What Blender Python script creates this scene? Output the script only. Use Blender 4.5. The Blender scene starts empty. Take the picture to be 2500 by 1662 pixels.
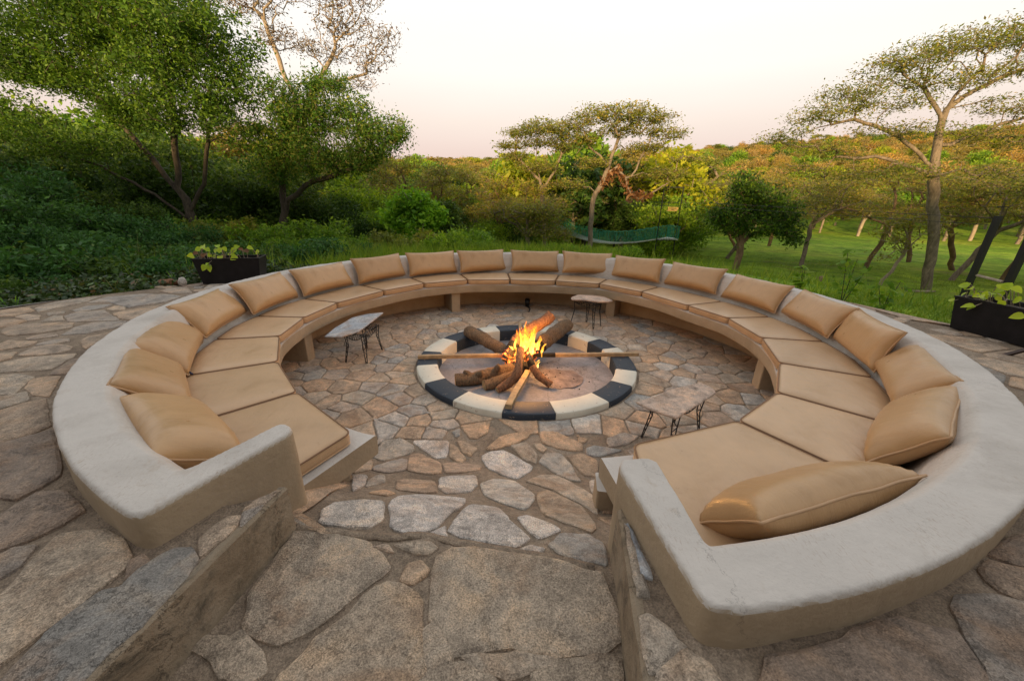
import bpy, math, random
import numpy as np
from mathutils import Vector, Matrix, noise as mnoise
PI = math.pi
random.seed(7)
RNG = np.random.default_rng(11)
SC = bpy.context.scene
COL = SC.collection
# ------------------------------------------------------------------ camera
cam_d = bpy.data.cameras.new('camera')
cam_d.sensor_width = 36.0
cam_d.lens = 927.66 / 2500 * 36.0
cam_d.clip_start = 0.05
cam_d.clip_end = 2000
cam = bpy.data.objects.new('camera', cam_d)
COL.objects.link(cam)
RT = Vector((0.99975435, 0.00771924, 0.02077636))
UP = Vector((-0.02216402, 0.34819225, 0.93716109))
FW = Vector((0.0, 0.93739136, -0.34827781))
m = Matrix((RT, UP, -FW)).transposed().to_4x4()
m.translation = Vector((0, 0, 1.9))
cam.matrix_world = m
SC.camera = cam
# ------------------------------------------------------------------ world: pale dusk sky
W = bpy.data.worlds.new('World'); SC.world = W; W.use_nodes = True
nt = W.node_tree; nt.nodes.clear()
def N(t, k, **kw):
    n = t.nodes.new(k)
    for a, b in kw.items(): setattr(n, a, b)
    return n
out = N(nt, 'ShaderNodeOutputWorld'); bgs = N(nt, 'ShaderNodeBackground')
tc = N(nt, 'ShaderNodeTexCoord'); sx = N(nt, 'ShaderNodeSeparateXYZ')
cr = N(nt, 'ShaderNodeValToRGB')
nt.links.new(tc.outputs['Generated'], sx.inputs[0])
nt.links.new(sx.outputs['Z'], cr.inputs[0])
el = cr.color_ramp.elements
stops = [(0.0, (.70, .52, .49)), (.09, (.78, .60, .54)), (.16, (.88, .745, .655)), (.25, (.97, .905, .83)),
         (.40, (.985, .97, .93)), (.58, (.94, .94, .93)), (1.0, (.70, .73, .77))]
el[0].position = stops[0][0]; el[0].color = (*stops[0][1], 1)
el[1].position = 1.0; el[1].color = (*stops[-1][1], 1)
for p_, c_ in stops[1:-1]:
    e = el.new(p_); e.color = (*c_, 1)
# soft veil of thin cloud
nz = N(nt, 'ShaderNodeTexNoise'); nz.inputs['Scale'].default_value = 2.2; nz.inputs['Detail'].default_value = 3
mp = N(nt, 'ShaderNodeMapping'); mp.inputs['Scale'].default_value = (1, 1, 5)
nt.links.new(tc.outputs['Generated'], mp.inputs[0]); nt.links.new(mp.outputs[0], nz.inputs[0])
mr = N(nt, 'ShaderNodeMapRange'); mr.inputs['To Min'].default_value = .955; mr.inputs['To Max'].default_value = 1.04
nt.links.new(nz.outputs[0], mr.inputs[0])
mul = N(nt, 'ShaderNodeMixRGB', blend_type='MULTIPLY'); mul.inputs[0].default_value = 1
nt.links.new(cr.outputs[0], mul.inputs[1]); nt.links.new(mr.outputs[0], mul.inputs[2])
mrz = N(nt, 'ShaderNodeMapRange', interpolation_type='SMOOTHSTEP'); mrz.inputs['From Min'].default_value = -1.0; mrz.inputs['From Max'].default_value = .75; mrz.inputs['To Min'].default_value = .60; mrz.inputs['To Max'].default_value = 1.0
nt.links.new(sx.outputs['Y'], mrz.inputs[0]); mul2 = N(nt, 'ShaderNodeMixRGB', blend_type='MULTIPLY'); mul2.inputs[0].default_value = 1
nt.links.new(mul.outputs[0], mul2.inputs[1]); nt.links.new(mrz.outputs[0], mul2.inputs[2]); mul = mul2
sky = N(nt, 'ShaderNodeTexSky', sky_type='NISHITA'); sky.sun_disc = False
SUN_EL, SUN_AZ = math.radians(11), math.radians(196)
sky.sun_elevation = SUN_EL; sky.sun_rotation = SUN_AZ
add = N(nt, 'ShaderNodeMixRGB', blend_type='ADD'); add.inputs[0].default_value = .006
nt.links.new(mul.outputs[0], add.inputs[1]); nt.links.new(sky.outputs[0], add.inputs[2])
nt.links.new(add.outputs[0], bgs.inputs[0]); bgs.inputs[1].default_value = SKY_STRENGTH = 0.545
nt.links.new(bgs.outputs[0], out.inputs[0])
sd = bpy.data.lights.new('sun', 'SUN'); sd.energy = 3.5; sd.angle = math.radians(3); sd.color = (1.0, .70, .36)
sun = bpy.data.objects.new('sun', sd); COL.objects.link(sun)
# sun stands behind the camera to the left, low
sv = Vector((math.sin(SUN_AZ) * math.cos(SUN_EL), math.cos(SUN_AZ) * math.cos(SUN_EL), math.sin(SUN_EL)))
sun.rotation_euler = sv.to_track_quat('Z', 'Y').to_euler()
SC.view_settings.view_transform = 'Standard'; SC.view_settings.look = 'None'
SC.view_settings.exposure = 1.02; SC.view_settings.gamma = 1.0; SC.view_settings.use_curve_mapping = False
SC.cycles.max_bounces = 8; SC.cycles.transparent_max_bounces = 24
# ------------------------------------------------------------------ measured data (metres)
CB = np.array([0.166, 4.130]); RINGC = np.array([0.178, 4.336])
R_OUT = 3.478; Z_TOP = 0.921; Z_TER = 0.775
FLOOR_POLYS=[[[-0.901, 1.226], [-0.797, 1.208], [-0.712, 1.214], [-0.581, 1.17], [-0.504, 1.12], [-0.455, 1.065], [-0.52, 1.005], [-0.542, 0.956], [-0.647, 0.845], [-0.72, 0.804], [-0.786, 0.803], [-0.863, 0.85], [-0.912, 0.959], [-0.906, 1.074]], [[-0.478, 0.987], [-0.437, 1.005], [-0.374, 0.993], [-0.334, 0.972], [-0.304, 0.932], [-0.298, 0.873], [-0.289, 0.823], [-0.253, 0.768], [-0.237, 0.717], [-0.3, 0.654], [-0.67, 0.647], [-0.655, 0.718], [-0.597, 0.817], [-0.539, 0.878], [-0.504, 0.962]], [[-0.275, 1.126], [-0.216, 1.161], [-0.131, 1.163], [-0.065, 1.146], [0.014, 1.133], [0.142, 1.13], [0.294, 1.076], [0.36, 1.064], [0.371, 1.001], [0.385, 0.914], [0.365, 0.812], [0.273, 0.792], [0.098, 0.775], [0.058, 0.783], [0.028, 0.805], [-0.03, 0.814], [-0.094, 0.78], [-0.154, 0.774], [-0.185, 0.811], [-0.218, 0.849], [-0.255, 0.874], [-0.275, 0.986], [-0.277, 1.056]], [[-0.394, 1.02], [-0.385, 1.08], [-0.34, 1.099], [-0.305, 1.069], [-0.308, 1.042], [-0.349, 1.009]], [[-0.46, 1.166], [-0.388, 1.191], [-0.321, 1.189], [-0.289, 1.162], [-0.315, 1.132], [-0.375, 1.138]], [[-0.258, 0.706], [-0.207, 0.739], [-0.139, 0.742], [-0.03, 0.713], [-0.004, 0.659], [-0.255, 0.655]], [[-0.249, 0.858], [-0.216, 0.839], [-0.181, 0.787], [-0.17, 0.752], [-0.227, 0.738], [-0.25, 0.777], [-0.274, 0.838]], [[-0.122, 0.762], [0.018, 0.773], [0.143, 0.767], [0.141, 0.741], [0.018, 0.726], [-0.08, 0.741]], [[0.167, 0.759], [0.351, 0.78], [0.338, 0.688], [0.089, 0.684], [0.096, 0.724]], [[-0.876, 1.402], [-0.857, 1.47], [-0.738, 1.523], [-0.636, 1.521], [-0.579, 1.352], [-0.606, 1.273], [-0.682, 1.257], [-0.824, 1.279]], [[-0.597, 1.491], [-0.593, 1.623], [-0.498, 1.685], [-0.251, 1.703], [-0.236, 1.596], [-0.34, 1.273], [-0.457, 1.245], [-0.521, 1.29], [-0.553, 1.385]], [[-0.235, 1.477], [-0.201, 1.593], [-0.056, 1.584], [0.013, 1.401], [0.095, 1.275], [0.04, 1.202], [-0.09, 1.222], [-0.21, 1.251], [-0.263, 1.296]], [[-0.334, 1.261], [-0.29, 1.326], [-0.262, 1.251]], [[0.052, 1.458], [0.094, 1.496], [0.254, 1.368], [0.141, 1.274], [0.087, 1.354]], [[0.054, 1.186], [0.095, 1.217], [0.149, 1.203], [0.143, 1.169]], [[0.18, 1.236], [0.249, 1.333], [0.368, 1.334], [0.426, 1.27], [0.401, 1.114], [0.306, 1.137], [0.214, 1.176]], [[0.178, 1.9], [0.259, 1.955], [0.434, 1.748], [0.438, 1.452], [0.403, 1.358], [0.287, 1.432], [0.189, 1.552], [0.173, 1.767]], [[-0.185, 1.974], [-0.108, 2.078], [0.033, 2.078], [0.151, 1.882], [0.146, 1.785], [0.081, 1.6], [-0.005, 1.661], [-0.141, 1.802]], [[-0.454, 2.033], [-0.367, 2.083], [-0.23, 2.114], [-0.205, 1.97], [-0.231, 1.845], [-0.362, 1.768], [-0.426, 1.87]], [[-0.701, 1.921], [-0.639, 1.948], [-0.482, 1.968], [-0.421, 1.782], [-0.493, 1.734], [-0.643, 1.747]], [[-0.749, 1.63], [-0.692, 1.708], [-0.623, 1.663], [-0.656, 1.609]], [[-0.864, 1.882], [-0.851, 1.974], [-0.799, 1.986], [-0.766, 1.88], [-0.818, 1.751]], [[-0.996, 1.957], [-0.913, 1.975], [-0.841, 1.761], [-0.845, 1.644]], [[-0.216, 2.47], [-0.158, 2.532], [-0.056, 2.556], [0.009, 2.518], [0.168, 2.369], [0.153, 2.302], [0.056, 2.129], [-0.011, 2.146], [-0.142, 2.286]], [[-0.777, 2.461], [-0.713, 2.502], [-0.513, 2.326], [-0.467, 2.124], [-0.528, 2.078], [-0.695, 2.12]], [[-0.934, 2.148], [-0.81, 2.367], [-0.76, 2.34], [-0.715, 2.132], [-0.795, 2.048], [-0.909, 2.07]], [[-1.063, 2.082], [-1.058, 2.302], [-0.995, 2.26], [-0.93, 2.081], [-1.005, 2.0]], [[-0.493, 2.312], [-0.376, 2.36], [-0.212, 2.344], [-0.219, 2.232], [-0.427, 2.117], [-0.465, 2.227]], [[-1.056, 2.384], [-1.048, 2.638], [-0.904, 2.688], [-0.786, 2.593], [-0.764, 2.531], [-0.851, 2.419], [-0.922, 2.279]], [[-0.817, 2.662], [-0.505, 2.665], [-0.49, 2.46], [-0.573, 2.439]], [[-0.439, 2.671], [-0.393, 2.673], [-0.263, 2.57], [-0.305, 2.477], [-0.374, 2.525]], [[-0.492, 2.626], [-0.45, 2.605], [-0.339, 2.446], [-0.367, 2.382], [-0.466, 2.461]], [[-0.186, 2.573], [-0.076, 2.754], [0.23, 2.861], [0.142, 2.739], [0.034, 2.645], [-0.134, 2.564]], [[0.008, 2.622], [0.14, 2.671], [0.218, 2.505], [0.2, 2.407], [0.121, 2.443]], [[0.199, 2.651], [0.259, 2.653], [0.301, 2.59], [0.265, 2.547], [0.222, 2.587]], [[0.255, 2.814], [0.357, 2.866], [0.606, 2.666], [0.59, 2.569], [0.398, 2.594], [0.274, 2.676]], [[0.232, 2.427], [0.289, 2.528], [0.405, 2.532], [0.474, 2.389], [0.511, 2.181], [0.451, 2.168], [0.3, 2.355]], [[0.452, 2.503], [0.585, 2.538], [0.684, 2.462], [0.647, 2.278], [0.558, 2.275], [0.5, 2.399]], [[0.11, 2.095], [0.243, 2.236], [0.36, 2.246], [0.528, 1.955], [0.534, 1.81], [0.499, 1.649], [0.441, 1.782], [0.273, 1.985]], [[0.577, 2.195], [0.66, 2.229], [0.644, 1.889], [0.57, 1.875], [0.547, 2.04]], [[0.628, 2.602], [0.709, 2.648], [0.919, 2.591], [0.72, 2.513], [0.62, 2.519]], [[0.822, 2.741], [0.985, 2.842], [1.112, 2.799], [0.982, 2.68], [0.824, 2.63]], [[-0.977, 0.776], [-0.967, 0.809], [-0.897, 0.806], [-0.869, 0.825], [-0.754, 0.758], [-0.728, 0.716], [-0.755, 0.699], [-0.836, 0.706], [-0.9, 0.747]]]
TERR_POLYS=[[[-2.313, 1.544], [-2.272, 1.593], [-1.979, 1.365], [-1.876, 1.276], [-1.872, 1.201], [-1.891, 1.149], [-1.972, 1.155], [-2.11, 1.142], [-2.469, 1.404], [-2.368, 1.466]], [[-1.851, 1.059], [-1.852, 1.117], [-1.848, 1.175], [-1.76, 1.187], [-1.664, 1.139], [-1.587, 1.093], [-1.586, 1.041], [-1.63, 0.971], [-1.681, 0.925], [-1.722, 0.877], [-1.912, 1.018]], [[-1.644, 0.896], [-1.636, 0.924], [-1.584, 0.937], [-1.55, 0.87], [-1.555, 0.827], [-1.583, 0.81], [-1.658, 0.867]], [[-1.476, 0.764], [-1.486, 0.818], [-1.518, 0.9], [-1.546, 0.98], [-1.487, 1.002], [-1.421, 1.003], [-1.318, 0.966], [-1.236, 0.907], [-1.216, 0.862], [-1.232, 0.798], [-1.24, 0.728], [-1.26, 0.661], [-1.274, 0.605], [-1.29, 0.557], [-1.484, 0.701]], [[-1.213, 0.569], [-1.231, 0.665], [-1.223, 0.746], [-1.203, 0.789], [-1.156, 0.8], [-1.162, 0.857], [-1.142, 0.915], [-1.108, 0.937], [-1.061, 0.938], [-1.013, 0.895], [-0.992, 0.835], [-1.002, 0.756], [-1.01, 0.694], [-1.029, 0.635], [-1.022, 0.573], [-1.017, 0.547], [-1.196, 0.543]], [[-1.012, 0.924], [-1.05, 0.98], [-1.052, 1.02], [-1.029, 1.075], [-0.997, 1.076], [-0.974, 1.029], [-0.99, 0.981]], [[-0.987, 1.118], [-0.982, 1.159], [-0.921, 1.204], [-0.935, 1.152]], [[-0.986, 1.095], [-0.944, 1.128], [-0.933, 1.12], [-0.949, 1.044]], [[-1.176, 0.841], [-1.208, 0.89], [-1.198, 0.908], [-1.165, 0.897], [-1.157, 0.874]], [[-2.397, 1.489], [-2.74, 1.758], [-2.718, 1.836], [-2.648, 1.896], [-2.415, 1.7], [-2.319, 1.624], [-2.334, 1.549]], [[-2.93, 1.908], [-2.903, 1.926], [-2.849, 1.964], [-2.728, 1.867], [-2.767, 1.78]], [[-3.245, 2.155], [-3.178, 2.19], [-3.026, 2.156], [-2.956, 2.031], [-2.892, 1.944], [-2.961, 1.932]], [[-2.917, 2.024], [-3.0, 2.127], [-2.955, 2.166], [-2.886, 2.174], [-2.712, 1.97], [-2.673, 1.928], [-2.761, 1.933]], [[-3.485, 2.344], [-3.414, 2.448], [-3.179, 2.542], [-3.126, 2.465], [-3.061, 2.274], [-3.321, 2.215]], [[-3.552, 2.52], [-3.606, 2.645], [-3.508, 2.712], [-3.347, 2.676], [-3.287, 2.592], [-3.376, 2.503], [-3.525, 2.481]], [[-3.697, 2.512], [-3.622, 2.544], [-3.517, 2.417], [-3.528, 2.379]], [[-3.938, 2.701], [-3.949, 2.763], [-3.722, 2.761], [-3.663, 2.657], [-3.78, 2.576]], [[-3.389, 2.766], [-3.467, 2.894], [-3.369, 3.008], [-3.271, 2.806], [-3.209, 2.639]], [[-3.69, 2.915], [-3.79, 3.094], [-3.777, 3.237], [-3.537, 3.298], [-3.441, 3.158], [-3.548, 2.96]], [[-4.242, 2.949], [-4.408, 3.13], [-4.173, 3.188], [-3.945, 3.225], [-3.813, 3.092], [-3.901, 2.954], [-4.073, 2.862]], [[-3.887, 2.833], [-3.862, 2.921], [-3.771, 2.945], [-3.697, 2.879], [-3.821, 2.788]], [[-3.646, 2.688], [-3.644, 2.782], [-3.557, 2.837], [-3.49, 2.776], [-3.55, 2.7]], [[-4.618, 3.351], [-4.636, 3.444], [-4.459, 3.41], [-4.348, 3.304], [-4.394, 3.265]], [[-4.223, 3.405], [-4.243, 3.524], [-4.069, 3.614], [-3.672, 3.354], [-3.631, 3.313], [-4.012, 3.25]], [[-3.883, 3.527], [-3.809, 3.688], [-3.701, 3.864], [-3.514, 3.344], [-3.634, 3.357]], [[-4.385, 3.052], [-4.648, 3.26], [-4.554, 3.289], [-4.396, 3.256], [-4.361, 3.133]], [[-4.358, 3.591], [-4.384, 3.75], [-4.202, 3.833], [-4.171, 3.685], [-4.229, 3.55]], [[-4.078, 3.666], [-4.111, 3.773], [-3.99, 3.755], [-3.894, 3.654], [-3.99, 3.62]], [[-4.524, 3.882], [-4.547, 4.133], [-4.292, 4.294], [-3.955, 4.291], [-3.782, 4.203], [-3.769, 3.978], [-3.925, 3.733], [-4.082, 3.803], [-4.328, 3.929]], [[-4.779, 3.362], [-5.003, 3.539], [-4.862, 3.655], [-4.696, 3.564], [-4.656, 3.372]], [[-4.242, 4.446], [-4.253, 4.602], [-4.087, 4.659], [-3.799, 4.377], [-4.011, 4.357]], [[-4.483, 4.619], [-4.487, 4.832], [-4.267, 4.724], [-4.303, 4.597]], [[-4.796, 3.661], [-4.833, 3.885], [-4.705, 4.052], [-4.621, 4.126], [-4.551, 3.85], [-4.598, 3.677], [-4.603, 3.52]], [[-4.473, 3.481], [-4.397, 3.562], [-4.333, 3.492], [-4.384, 3.416]], [[-4.242, 3.225], [-4.334, 3.42], [-4.248, 3.403], [-4.095, 3.279]], [[0.69, 0.648], [0.854, 0.677], [1.066, 0.746], [1.157, 0.758], [1.274, 0.725], [1.257, 0.672], [1.221, 0.618], [1.154, 0.56], [0.619, 0.551]], [[1.389, 0.826], [1.449, 0.838], [1.526, 0.838], [1.578, 0.817], [1.632, 0.782], [1.374, 0.564], [1.202, 0.574], [1.265, 0.643], [1.293, 0.703], [1.307, 0.744], [1.343, 0.796]], [[1.567, 0.918], [1.639, 0.955], [1.697, 0.941], [1.721, 0.932], [1.823, 0.924], [1.689, 0.824], [1.594, 0.831], [1.557, 0.856], [1.547, 0.888]], [[1.672, 0.988], [1.806, 1.043], [1.889, 1.069], [2.047, 1.092], [1.858, 0.95], [1.726, 0.958]], [[0.395, 1.057], [0.426, 1.068], [0.438, 0.966], [0.425, 0.898], [0.405, 0.882], [0.392, 0.897]], [[0.403, 0.874], [0.429, 0.872], [0.427, 0.822], [0.407, 0.817], [0.402, 0.846]], [[0.384, 0.741], [0.417, 0.75], [0.455, 0.71], [0.453, 0.683], [0.469, 0.672], [0.391, 0.625], [0.361, 0.618], [0.357, 0.655]], [[0.437, 1.069], [0.446, 1.048], [0.456, 0.91], [0.458, 0.878], [0.449, 0.88], [0.432, 0.898], [0.446, 0.961]], [[0.393, 0.618], [0.477, 0.661], [0.535, 0.624], [0.538, 0.561], [0.335, 0.557]]]
SEAMS=[[242.6, 2.444], [225.8, 2.417], [209.8, 2.449], [193.9, 2.537], [179.6, 2.546], [164.4, 2.55], [145.6, 2.527], [129.0, 2.562], [111.9, 2.538], [95.2, 2.445], [77.0, 2.497], [60.4, 2.611], [43.2, 2.527], [23.1, 2.427], [8.6, 2.512], [352.2, 2.491], [335.6, 2.436], [319.3, 2.416], [303.5, 2.376], [283.5, 2.318]]
PILLOWS=[[-1.715, 1.64, 0.745, 2.54, 1.0, -0.05, 0.83, 0.37], [-2.395, 2.245, 0.735, 2.4, 0.8, -0.086, 0.91, 0.4], [-2.805, 2.884, 0.729, 2.15, 0.81, -0.033, 0.93, 0.395], [-3.057, 3.674, 0.764, 1.846, 0.671, -0.051, 0.916, 0.372], [-3.011, 4.516, 0.769, 1.598, 0.547, -0.044, 0.918, 0.376], [-2.749, 5.424, 0.766, 1.244, 0.525, -0.027, 0.916, 0.372], [-2.21, 6.246, 0.791, 0.992, 0.408, -0.009, 0.917, 0.391], [-1.467, 6.852, 0.791, 0.658, 0.359, -0.019, 0.913, 0.394], [-0.6, 7.211, 0.794, 0.481, 0.46, -0.015, 0.914, 0.404], [0.401, 7.308, 0.795, 0.11, 0.542, -0.022, 0.902, 0.407], [1.353, 7.103, 0.811, 0.052, 0.466, -0.042, 0.902, 0.402], [2.151, 6.648, 0.812, -0.834, 0.372, 0.05, 0.914, 0.386], [2.829, 5.938, 0.806, -1.075, 0.494, 0.034, 0.915, 0.386], [3.258, 5.032, 0.785, -1.376, 0.54, 0.028, 0.917, 0.373], [3.404, 4.116, 0.776, 4.563, 0.549, 0.018, 0.915, 0.367], [3.266, 3.291, 0.776, 4.307, 0.273, 0.032, 0.913, 0.367], [2.967, 2.548, 0.738, 4.072, 0.671, 0.025, 0.921, 0.363], [2.368, 1.885, 0.721, 3.79, 0.672, 0.032, 0.902, 0.367], [1.296, 1.286, 0.694, 3.46, 0.789, -0.016, 0.869, 0.355]]

BEAD=[[-0.919, 1.259], [-0.878, 1.247], [-0.739, 1.23], [-0.596, 1.213], [-0.46, 1.211], [-0.333, 1.241], [-0.223, 1.205], [-0.086, 1.179], [0.079, 1.146], [0.206, 1.122], [0.291, 1.097], [0.394, 1.075]]
# ------------------------------------------------------------------ helpers
def tag(o, label=None, cat=None, group=None, kind=None):
    if label: o['label'] = label
    if cat: o['category'] = cat
    if group: o['group'] = group
    if kind: o['kind'] = kind
    return o
def empty(name, loc=(0, 0, 0), rz=0):
    o = bpy.data.objects.new(name, None); COL.objects.link(o); o.location = loc; o.rotation_euler = (0, 0, rz)
    o.empty_display_size = .2
    return o
class MB:
    """collects shapes, links them as one mesh object"""
    def __init__(s): s.v = []; s.f = []; s.mi = []; s.n = 0
    def add(s, v, f, mi=0):
        n = len(s.v); s.v.extend([tuple(map(float, q)) for q in v]); s.f.extend([tuple(i + n for i in q) for q in f]); s.mi.extend([mi] * len(f))
    def tube(s, pts, rad, sides=6, cap=True, mi=0, squash=1.0):
        pts = [Vector(p) for p in pts]; k = len(pts)
        if not hasattr(rad, '__len__'): rad = [rad] * k
        V = []; F = []; ref = None
        for i, p in enumerate(pts):
            t = (pts[min(i + 1, k - 1)] - pts[max(i - 1, 0)])
            if t.length < 1e-9: t = Vector((0, 0, 1))
            t.normalize()
            if ref is None:
                ref = Vector((0, 0, 1)) if abs(t.z) < .9 else Vector((1, 0, 0))
            a = (ref - t * ref.dot(t))
            if a.length < 1e-6: a = t.orthogonal()
            a.normalize(); b = t.cross(a); ref = a
            for j in range(sides):
                an = 2 * PI * j / sides
                V.append(p + (a * math.cos(an) * squash + b * math.sin(an)) * rad[i])
        for i in range(k - 1):
            for j in range(sides):
                j2 = (j + 1) % sides
                F.append((i * sides + j, i * sides + j2, (i + 1) * sides + j2, (i + 1) * sides + j))
        if cap:
            F.append(tuple(range(sides))[::-1]); F.append(tuple((k - 1) * sides + j for j in range(sides)))
        s.add(V, F, mi)
    def box(s, c, d, rz=0, mi=0, mat=None):
        V = []
        R_ = Matrix.Rotation(rz, 3, 'Z') if mat is None else mat
        for sx_ in (-1, 1):
            for sy_ in (-1, 1):
                for sz_ in (-1, 1):
                    V.append(Vector(c) + R_ @ Vector((sx_ * d[0] / 2, sy_ * d[1] / 2, sz_ * d[2] / 2)))
        s.add(V, [(0, 1, 3, 2), (4, 6, 7, 5), (0, 4, 5, 1), (2, 3, 7, 6), (0, 2, 6, 4), (1, 5, 7, 3)], mi)
    def build(s, name, mats, parent=None, smooth=False):
        me = bpy.data.meshes.new(name); me.from_pydata(s.v, [], s.f)
        if not isinstance(mats, (list, tuple)): mats = [mats]
        for m_ in mats: me.materials.append(m_)
        if any(s.mi): me.polygons.foreach_set('material_index', s.mi)
        if smooth: me.polygons.foreach_set('use_smooth', [True] * len(s.f))
        me.update()
        o = bpy.data.objects.new(name, me); COL.objects.link(o)
        if parent is not None: o.parent = parent
        return o
def sharp(o, ang=40):
    """smooth shading with edges over the angle kept sharp"""
    me = o.data
    try: me.set_sharp_from_angle(angle=math.radians(ang))
    except Exception: pass
    return o
def quad_mesh(name, V, mat, parent=None, mats=None, mi=None, smooth=False):
    """V: (n,4,3) array of loose quads"""
    n = len(V); me = bpy.data.meshes.new(name)
    me.vertices.add(n * 4); me.vertices.foreach_set('co', V.reshape(-1).astype(np.float32))
    me.loops.add(n * 4); me.loops.foreach_set('vertex_index', np.arange(n * 4, dtype=np.int32))
    me.polygons.add(n); me.polygons.foreach_set('loop_start', np.arange(0, n * 4, 4, dtype=np.int32))
    me.update(calc_edges=True)
    for m_ in (mats or [mat]): me.materials.append(m_)
    if mi is not None: me.polygons.foreach_set('material_index', mi.astype(np.int32))
    o = bpy.data.objects.new(name, me); COL.objects.link(o)
    if parent is not None: o.parent = parent
    return o
def nz3(x, y, z=0.): return mnoise.noise(Vector((x, y, z)))
# ------------------------------------------------------------------ materials
def mat(name):
    m_ = bpy.data.materials.new(name); m_.use_nodes = True
    t = m_.node_tree; t.nodes.clear()
    o = N(t, 'ShaderNodeOutputMaterial'); p = N(t, 'ShaderNodeBsdfPrincipled')
    t.links.new(p.outputs[0], o.inputs[0])
    return m_, t, p, o
def noise_n(t, scale, detail=4, rough=.55, vec=None, dist=0):
    n = N(t, 'ShaderNodeTexNoise'); n.inputs['Scale'].default_value = scale; n.inputs['Detail'].default_value = detail
    n.inputs['Roughness'].default_value = rough; n.inputs['Distortion'].default_value = dist
    if vec is not None: t.links.new(vec, n.inputs['Vector'])
    return n
def ramp(t, fac, stops, interp='LINEAR'):
    r = N(t, 'ShaderNodeValToRGB'); r.color_ramp.interpolation = interp
    e = r.color_ramp.elements
    e[0].position = stops[0][0]; e[0].color = (*stops[0][1], 1)
    e[1].position = stops[-1][0]; e[1].color = (*stops[-1][1], 1)
    for p_, c_ in stops[1:-1]:
        q = e.new(p_); q.color = (*c_, 1)
    t.links.new(fac, r.inputs[0]); return r
def mix(t, a, b, fac, blend='MIX'):
    m_ = N(t, 'ShaderNodeMixRGB', blend_type=blend)
    for i, v in ((0, fac), (1, a), (2, b)):
        if isinstance(v, (int, float)): m_.inputs[i].default_value = v if i == 0 else (v, v, v, 1)
        elif isinstance(v, tuple): m_.inputs[i].default_value = (*v, 1)
        else: t.links.new(v, m_.inputs[i])
    return m_.outputs[0]
def bump(t, p, h, strength=.5, dist=.01, prev=None):
    b = N(t, 'ShaderNodeBump'); b.inputs['Strength'].default_value = strength; b.inputs['Distance'].default_value = dist
    t.links.new(h, b.inputs['Height'])
    if prev is not None: t.links.new(prev, b.inputs['Normal'])
    t.links.new(b.outputs[0], p.inputs['Normal']); return b.outputs[0]
def gray(v): return (v, v, v)
def simple(name, col, rough=.6, var=.12, scale=6, bumps=None, metallic=0, spec=.5):
    m_, t, p, o = mat(name)
    tcn = N(t, 'ShaderNodeTexCoord'); n = noise_n(t, scale, 5, .6, tcn.outputs['Object'])
    lo = tuple(c * (1 - var) for c in col); hi = tuple(min(1, c * (1 + var)) for c in col)
    r = ramp(t, n.outputs[0], [(.3, lo), (.7, hi)])
    t.links.new(r.outputs[0], p.inputs['Base Color'])
    p.inputs['Roughness'].default_value = rough; p.inputs['Metallic'].default_value = metallic
    p.inputs['Specular IOR Level'].default_value = spec
    if bumps:
        n2 = noise_n(t, bumps[0], 6, .65, tcn.outputs['Object']); bump(t, p, n2.outputs[0], bumps[1], bumps[2])
    return m_
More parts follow.
